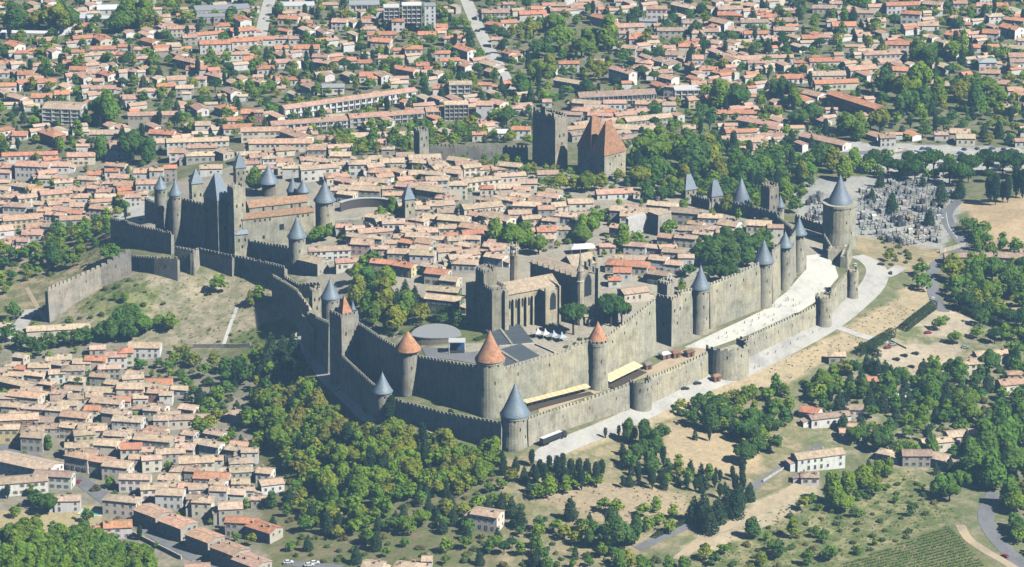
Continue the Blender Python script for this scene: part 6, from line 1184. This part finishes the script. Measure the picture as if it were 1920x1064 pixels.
trees('413,548,20 485,570,20 470,575,14 320,620,18 300,615,16 240,610,26 225,625,24 265,628,22 250,600,20 100,500,24 120,505,20 90,485,16 60,480,18 40,490,18 205,490,20 215,485,16 180,430,14 200,420,16 155,445,18 140,450,16', 'broadleaf')
trees('25,600,20 15,640,20 40,655,18 60,660,18 90,655,20 115,650,20 145,648,20 165,645,20 190,640,20 210,640,22 245,635,22 75,670,16', 'broadleaf', 3)
fill('-30,1015 60,1010 180,1024 240,1040 290,1070 300,1100 -30,1100', {'broadleaf': 10}, 6, (4.2, 6.2), own=.8, cis=(0, 0, 1, 2))
trees('70,950,18 90,965,22 65,945,16 90,845,14 148,730,14 165,725,12 265,695,16 300,690,12 430,745,18 460,720,20 445,700,16', 'broadleaf', 3); trees('180,920,13', 'shrub', 2)
trees('550,690,24 530,680,22 510,690,24 540,715,24 500,700,20 520,730,20 560,720,16', 'conifer')
trees('850,985,14 830,1000,14 845,955,14 820,975,12 870,990,12', 'conifer'); trees('945,1040,14 960,1030,12', 'pine')
fill('1000,890 1130,894 1128,914 1000,914', {'conifer': 6, 'broadleaf': 2}, 4.5, (2.2, 3.6), keep=.9)
# hedges and patches
fill('500,765 570,735 620,780 668,822 750,818 830,836 930,852 925,890 870,930 800,935 700,940 620,930 540,880 505,830', {'broadleaf': 9, 'conifer': .6, 'cypress': .4}, 6.0, (3.6, 6.0), own=.75, cis=(0, 2, 4, 4, 2, 2, 5, 0))
fill('500,765 570,735 620,780 668,822 750,818 830,836 930,852 925,890 870,930 800,935 700,940 620,930 540,880 505,830', {'shrub': 1}, 5, (3.0, 5.0), own=.8)
fill('540,880 620,930 700,940 820,935 850,980 700,1030 600,1000 530,940', {'broadleaf': 7, 'shrub': 3, 'conifer': 1}, 6.5, (3.0, 5.2), cis=(0, 1, 2, 4))
fill('480,940 600,960 690,1010 820,1030 930,1000 950,1064 700,1064 560,1050 490,1000', {'broadleaf': 4, 'shrub': 6, 'conifer': 1}, 7.5, (2.4, 4.6), keep=.75)
fill('820,900 930,860 1000,900 990,1000 900,1050 830,1000', {'broadleaf': 5, 'conifer': 4, 'shrub': 3}, 7, (2.6, 4.6), keep=.8)
fill('400,690 500,660 560,650 600,700 520,760 480,860 400,860 300,720 330,660', {'broadleaf': 7, 'conifer': 2, 'shrub': 3}, 7.5, (2.6, 5.2), keep=.85)
fill('960,990 1100,985 1150,1064 960,1075', {'broadleaf': 5, 'shrub': 5, 'conifer': 2}, 6.5, (2.4, 4.6), keep=.85)
fill('1150,1040 1300,1060 1300,1085 1150,1085', {'broadleaf': 5, 'shrub': 4}, 6, (2.6, 4.6)); fill('1300,1030 1440,1000 1560,1000 1560,1064 1300,1085', {'broadleaf': 3, 'shrub': 5}, 8, (2.2, 4.4), keep=.7)
fill('1440,990 1600,900 1700,890 1760,950 1700,1010 1560,1060', {'shrub': 8, 'broadleaf': 2}, 7, (1.8, 3.8), keep=.7)
fill('1500,720 1640,720 1800,700 1960,640 1960,860 1760,880 1640,860 1560,810', {'broadleaf': 8, 'conifer': 3, 'shrub': 2}, 6.6, (3.0, 5.8), keep=.92, cis=(0, 1, 1, 3, 3))
fill('1780,880 1960,860 1960,1000 1900,1000 1870,930', {'broadleaf': 8, 'shrub': 2}, 7, (3, 5.8)); fill('1880,1000 1960,1000 1960,1085 1930,1060', {'broadleaf': 8}, 7, (3, 5.5))
fill('1780,490 1960,470 1960,650 1850,650 1830,600 1770,570', {'broadleaf': 8, 'pine': 2}, 7.5, (3, 5.6), keep=.8)
fill('1620,300 1920,310 1960,330 1800,350 1640,335', {'pine': 6, 'broadleaf': 3}, 9, (3.2, 5), keep=.8)
fill('1180,300 1300,280 1480,290 1540,330 1500,380 1400,390 1300,360 1200,360', {'broadleaf': 9, 'conifer': 1, 'cypress': 1}, 8, (3.6, 6), keep=.9, cis=(0, 1, 3, 3))
fill('560,265 800,255 990,255 990,272 820,272 800,290 620,300', {'broadleaf': 9, 'conifer': 2}, 8, (2.8, 4.6), keep=.8); fill('840,290 1000,300 1050,330 980,335 860,305', {'broadleaf': 9, 'shrub': 4}, 6, (1.8, 3.2), keep=.6)
fill('0,470 100,440 200,430 205,460 150,500 60,530 0,560', {'broadleaf': 8, 'shrub': 4}, 7.5, (2.4, 5), keep=.8)
fill('140,560 240,520 300,550 330,600 200,640 120,610', {'shrub': 6, 'broadleaf': 2}, 7, (1.8, 3.6), keep=.5); fill('380,620 560,590 550,640 430,655', {'shrub': 5}, 6, (1.4, 2.6), keep=.3)
fill('1250,770 1400,745 1480,760 1480,800 1420,850 1300,790', {'broadleaf': 8, 'conifer': 2}, 7, (3, 4.8), keep=.8); fill('1150,850 1250,870 1330,900 1370,930 1180,915', {'conifer': 5, 'broadleaf': 3, 'cypress': 3}, 5, (2.6, 4), keep=.9)
fill('1640,440 1700,470 1740,490 1720,520 1650,490', {'shrub': 6, 'broadleaf': 2}, 6, (2.2, 4.2), keep=.7); fill('1810,420 1850,470 1830,480 1800,430', {'broadleaf': 5}, 5, (2.6, 3.6))
fill('1230,560 1290,540 1290,560 1240,585', {'broadleaf': 4}, 5, (2, 3)); fill('640,560 800,580 890,615 780,640 700,610', {'broadleaf': 6, 'shrub': 4}, 7, (2.2, 4.2), keep=.7); fill('1060,640 1130,635 1100,650 1060,655', {'shrub': 5}, 4, (1.6, 2.6))
fill('900,300 1250,340 1480,430 1300,560 1000,470 700,470 600,330', {'broadleaf': 6, 'shrub': 3}, 10, (1.6, 3.4), keep=.5, pad=.9)
fill('-30,600 300,680 480,830 500,1000 420,1064 250,1064 0,960', {'broadleaf': 6, 'shrub': 4, 'cypress': .5}, 10, (1.6, 3.4), keep=.6, pad=.9)
fill('-40,-40 480,-40 520,250 300,290 -40,290', {'broadleaf': 9, 'shrub': 4, 'conifer': 1, 'cypress': .8, 'pine': 1}, 9.5, (2.1, 5.0), keep=.97, pad=.66)
fill('480,-40 980,-40 1000,260 520,265', {'broadleaf': 9, 'shrub': 4, 'conifer': 1.5, 'cypress': .8, 'pine': 1}, 9, (2.1, 5.0), keep=.97, pad=.66)
fill('980,-40 1460,-40 1480,290 1180,290 1060,200 1000,190', {'broadleaf': 9, 'shrub': 4, 'conifer': 1.2, 'cypress': .8, 'pine': 1.5}, 9, (2.1, 5.0), keep=.97, pad=.66)
fill('1460,-40 1970,-40 1970,275 1580,265 1480,290', {'broadleaf': 9, 'shrub': 4, 'conifer': 1.5, 'cypress': .8, 'pine': 1.5}, 9, (2.1, 5.0), keep=.97, pad=.66)
fill('-40,290 300,295 330,400 210,440 -40,470', {'broadleaf': 6, 'shrub': 4, 'cypress': .5}, 10, (1.8, 3.6), keep=.6, pad=.9)
# the largest of each kind become trees of their own, the rest one mass
CAP = {'broadleaf': 300, 'pine': 120, 'conifer': 160, 'cypress': 150, 'shrub': 200}
KN = {'broadleaf': ('broadleaf_tree', 'broad-crowned tree', 'tree'), 'pine': ('umbrella_pine', 'umbrella pine', 'pine'), 'conifer': ('conifer', 'dark conifer', 'conifer'), 'cypress': ('cypress_tree', 'slender cypress', 'cypress'), 'shrub': ('shrub', 'rounded shrub', 'shrub')}
HT = {'broadleaf': 1.1, 'pine': 1.5, 'conifer': 1.1, 'cypress': 1.0, 'shrub': 1.2}
mv, mf, mc, n0 = [], [], [], 0
cnt = {k: 0 for k in KINDS}
infr = lambda t: -40 < t[7] < 1960 and -60 < t[8] < 1120
for t in sorted(TREES, key=lambda t: -t[0]*scale_at(t[3])*(1 if infr(t) else .01)):
    _, kind, x, y, z, r, ci, u, v = t
    col = jit(FCOL[kind][ci], .16)
    hs = R.uniform(.85, 1.2)
    lift = {'broadleaf': .35, 'pine': 1.1, 'conifer': .1, 'cypress': .05, 'shrub': -.05}[kind]*r
    if cnt[kind] < CAP[kind] and infr(t):
        cnt[kind] += 1; nm, kw, cat = KN[kind]
        wd = TWORD[ci] if kind == 'broadleaf' else ''
        rk_ = r*(2.3 if kind == 'cypress' else 1); sz_ = ('huge' if rk_ > 7 else 'very large' if rk_ > 6 else 'large' if rk_ > 5 else 'fairly large' if rk_ > 4.2 else '' if rk_ > 3.4 else 'smallish' if rk_ > 2.6 else 'small')+(' tall' if hs > 1.1 else ' squat' if hs < .94 else '')
        o = thing(nm, ' '.join(f'{sz_} {wd} {kw} {near(u, v)}'.split()), cat, (x, y, z), R.uniform(0, 6.28), kw+'s around the fortress', world=False)
        me, tm = R.choice(VAR[kind])
        c = link('crown', me, o, col); c.scale = (r, r, r*HT[kind]*hs*.85); c.location = (0, 0, lift)
        tk = link('trunk', tm, o); tk.scale = (r*.9, r*.9, r*HT[kind]*.7)
    else:
        vs, fs = R.choice(LOW[kind]); a = R.uniform(0, 6.28); ca, sa = math.cos(a), math.sin(a)
        q = np.stack([x+r*(ca*vs[:, 0]-sa*vs[:, 1]), y+r*(sa*vs[:, 0]+ca*vs[:, 1]), z+lift+vs[:, 2]*r*HT[kind]*hs*.85], 1)
        mv.append(q); mf.append(fs+n0); n0 += len(q); mc.append(np.tile(np.array([*col, 1.0]), (len(q), 1)))
if mv:
    me = bpy.data.meshes.new('tree_mass'); V_ = np.concatenate(mv); F_ = np.concatenate(mf)
    me.vertices.add(len(V_)); me.vertices.foreach_set('co', V_.ravel()); me.loops.add(F_.size); me.loops.foreach_set('vertex_index', F_.ravel().astype(np.int32))
    me.polygons.add(len(F_)); me.polygons.foreach_set('loop_start', np.arange(0, F_.size, 4, dtype=np.int32)); me.update(calc_edges=True)
    a = me.attributes.new('Col', 'FLOAT_COLOR', 'POINT'); a.data.foreach_set('color', np.concatenate(mc).ravel()); me.materials.append(M['foliage_mass'])
    tag(link('garden_greenery', me), 'small garden trees and bushes filling the gaps between the houses', 'greenery', kind='stuff')
print('TREES', len(TREES), cnt, 'mass quads', n0//4)
# clipped hedges
def hedge(s, w, h, label, col=(.06, .10, .03)):
    pts = [ground(u, v) for u, v in pp(s)]; g = np.random.default_rng(len(FOOT)+int(pts[0][0])); P_, N_ = [], []; core = MB()
    for p, q in zip(pts, pts[1:]):
        L = math.hypot(q[0]-p[0], q[1]-p[1]); a = math.atan2(q[1]-p[1], q[0]-p[0]); n = int(L*(w+2*h)*5)
        for _ in range(n):
            t = g.uniform(0, 1); k = g.uniform(-h, w+h); x, y = p[0]+(q[0]-p[0])*t, p[1]+(q[1]-p[1])*t
            if k < 0: off, z, nn = -w/2, h+k, (math.sin(a), -math.cos(a), 0)
            elif k > w: off, z, nn = w/2, h-(k-w), (-math.sin(a), math.cos(a), 0)
            else: off, z, nn = k-w/2, h, (0, 0, 1)
            P_.append((x-math.sin(a)*off, y+math.cos(a)*off, hgt(x, y)+z)); N_.append(nn)
    vs, fs = leafquads(g, np.array(P_), np.array(N_, float), .34); b = MB(); b.v = vs; b.f = fs; b.m = [0]*len(fs)
    return tag(b.build('hedge', 'foliage', None, col), label, 'hedge', 'clipped hedges')
hedge('1650,672 1612,655', 3, 4, 'low end of the tall clipped hedge'); hedge('1608,668 1675,630', 3.5, 4.5, 'tall clipped hedge between gravel road and parking court'); hedge('1695,622 1752,578', 3.5, 4.5, 'tall clipped hedge nearer the white car'); hedge('1782,575 1890,622', 3.5, 4.5, 'dark clipped hedge right of the road')
hedge('1092,1050 1170,1030', 1.8, 1.6, 'low bright hedge along the dry terrace', (.10, .14, .03)); hedge('1225,1010 1290,978', 2, 1.8, 'low hedge beside the short grey lane', (.08, .11, .03)); hedge('1165,640 1190,628', 1.5, 1.5, 'short hedge by the theatre'); hedge('890,640 925,628', 2.5, 1.2, 'bright grass hedge beside the theatre stage', (.10, .15, .03)); hedge('700,615 740,632', 2, 1.6, 'clipped hedge in the bishops garden', (.08, .13, .03)); hedge('770,622 860,612', 1.8, 1.3, 'long clipped hedge behind the stage roof', (.08, .13, .03))
# vineyard rows
q = [ground(u, v)[:2] for u, v in ((1540, 1075), (1780, 988), (1860, 1075))]; mvx, mfx = [], []; g = np.random.default_rng(5); P_ = []
a = rad(118)
for i in range(-60, 60):
    for j in np.arange(-90, 90, .9):
        xx, yy = (q[0][0]+q[1][0]+q[2][0])/3+i*2.6*math.cos(a)-j*math.sin(a), (q[0][1]+q[1][1]+q[2][1])/3+i*2.6*math.sin(a)+j*math.cos(a)
        if inpoly(xx, yy, q) and g.uniform() > .12:
            for _ in range(7): P_.append((xx+g.normal(0, .22), yy+g.normal(0, .3), hgt(xx, yy)+g.uniform(.2, 1.4)))
vs, fs = leafquads(g, np.array(P_), np.tile(np.array([0, 0, 1.]), (len(P_), 1)), .3); b = MB(); b.v = vs; b.f = fs; b.m = [0]*len(fs)
tag(b.build('vineyard', 'foliage', None, (.19, .30, .05)), 'green vineyard in close rows beside the asphalt road', 'vineyard', kind='stuff')
# dry grass tufts and low scrub on the slopes
P_ = []
for s, dn in (('60,590 250,500 520,530 560,600 548,640 430,655 280,650 130,610', .05), ('940,895 1140,905 1290,925 1290,955 1180,985 990,935', .05), ('1430,960 1700,880 1800,970 1560,1064 1300,1064', .09), ('1420,690 1540,640 1680,560 1740,600 1560,670 1480,720', .05), ('0,500 200,440 210,500 100,560', .06)):
    q = [ground(u, v)[:2] for u, v in pp(s)]; x0, x1, y0, y1 = min(t[0] for t in q), max(t[0] for t in q), min(t[1] for t in q), max(t[1] for t in q)
    for _ in range(int((x1-x0)*(y1-y0)*dn)):
        xx, yy = R.uniform(x0, x1), R.uniform(y0, y1)
        if inpoly(xx, yy, q) and clear(xx, yy, .5):
            for _ in range(5): P_.append((xx+g.normal(0, .3), yy+g.normal(0, .3), hgt(xx, yy)+g.uniform(.05, .5)))
vs, fs = leafquads(g, np.array(P_), np.tile(np.array([0, 0, 1.]), (len(P_), 1)), .26); b = MB(); b.v = vs; b.f = fs; b.m = [0]*len(fs)
tag(b.build('scrub', 'foliage', None, (.20, .19, .08)), 'low scrub and dry tufts scattered over the open slopes', 'scrub', kind='stuff')
# ---------------------------------------------------------------- haze: one even box of air round the camera and the whole scene
b = MB(); b.box(-7500, 7500, -7500, 8000, -42, 720)
m = bpy.data.materials.new('haze_air'); m.use_nodes = True; nt = m.node_tree; nt.nodes.remove(nt.nodes['Principled BSDF'])
pv = nt.nodes.new('ShaderNodeVolumePrincipled'); pv.inputs['Color'].default_value = (.38, .68, 1.0, 1); pv.inputs['Density'].default_value = HAZE
pv.inputs['Anisotropy'].default_value = 0.2; nt.links.new(pv.outputs[0], nt.nodes['Material Output'].inputs['Volume'])
tag(b.build('haze', m), 'thin pale blue summer haze over the whole valley', 'haze', kind='stuff')
for o in bpy.data.objects:
    if '_o' in o: del o['_o']
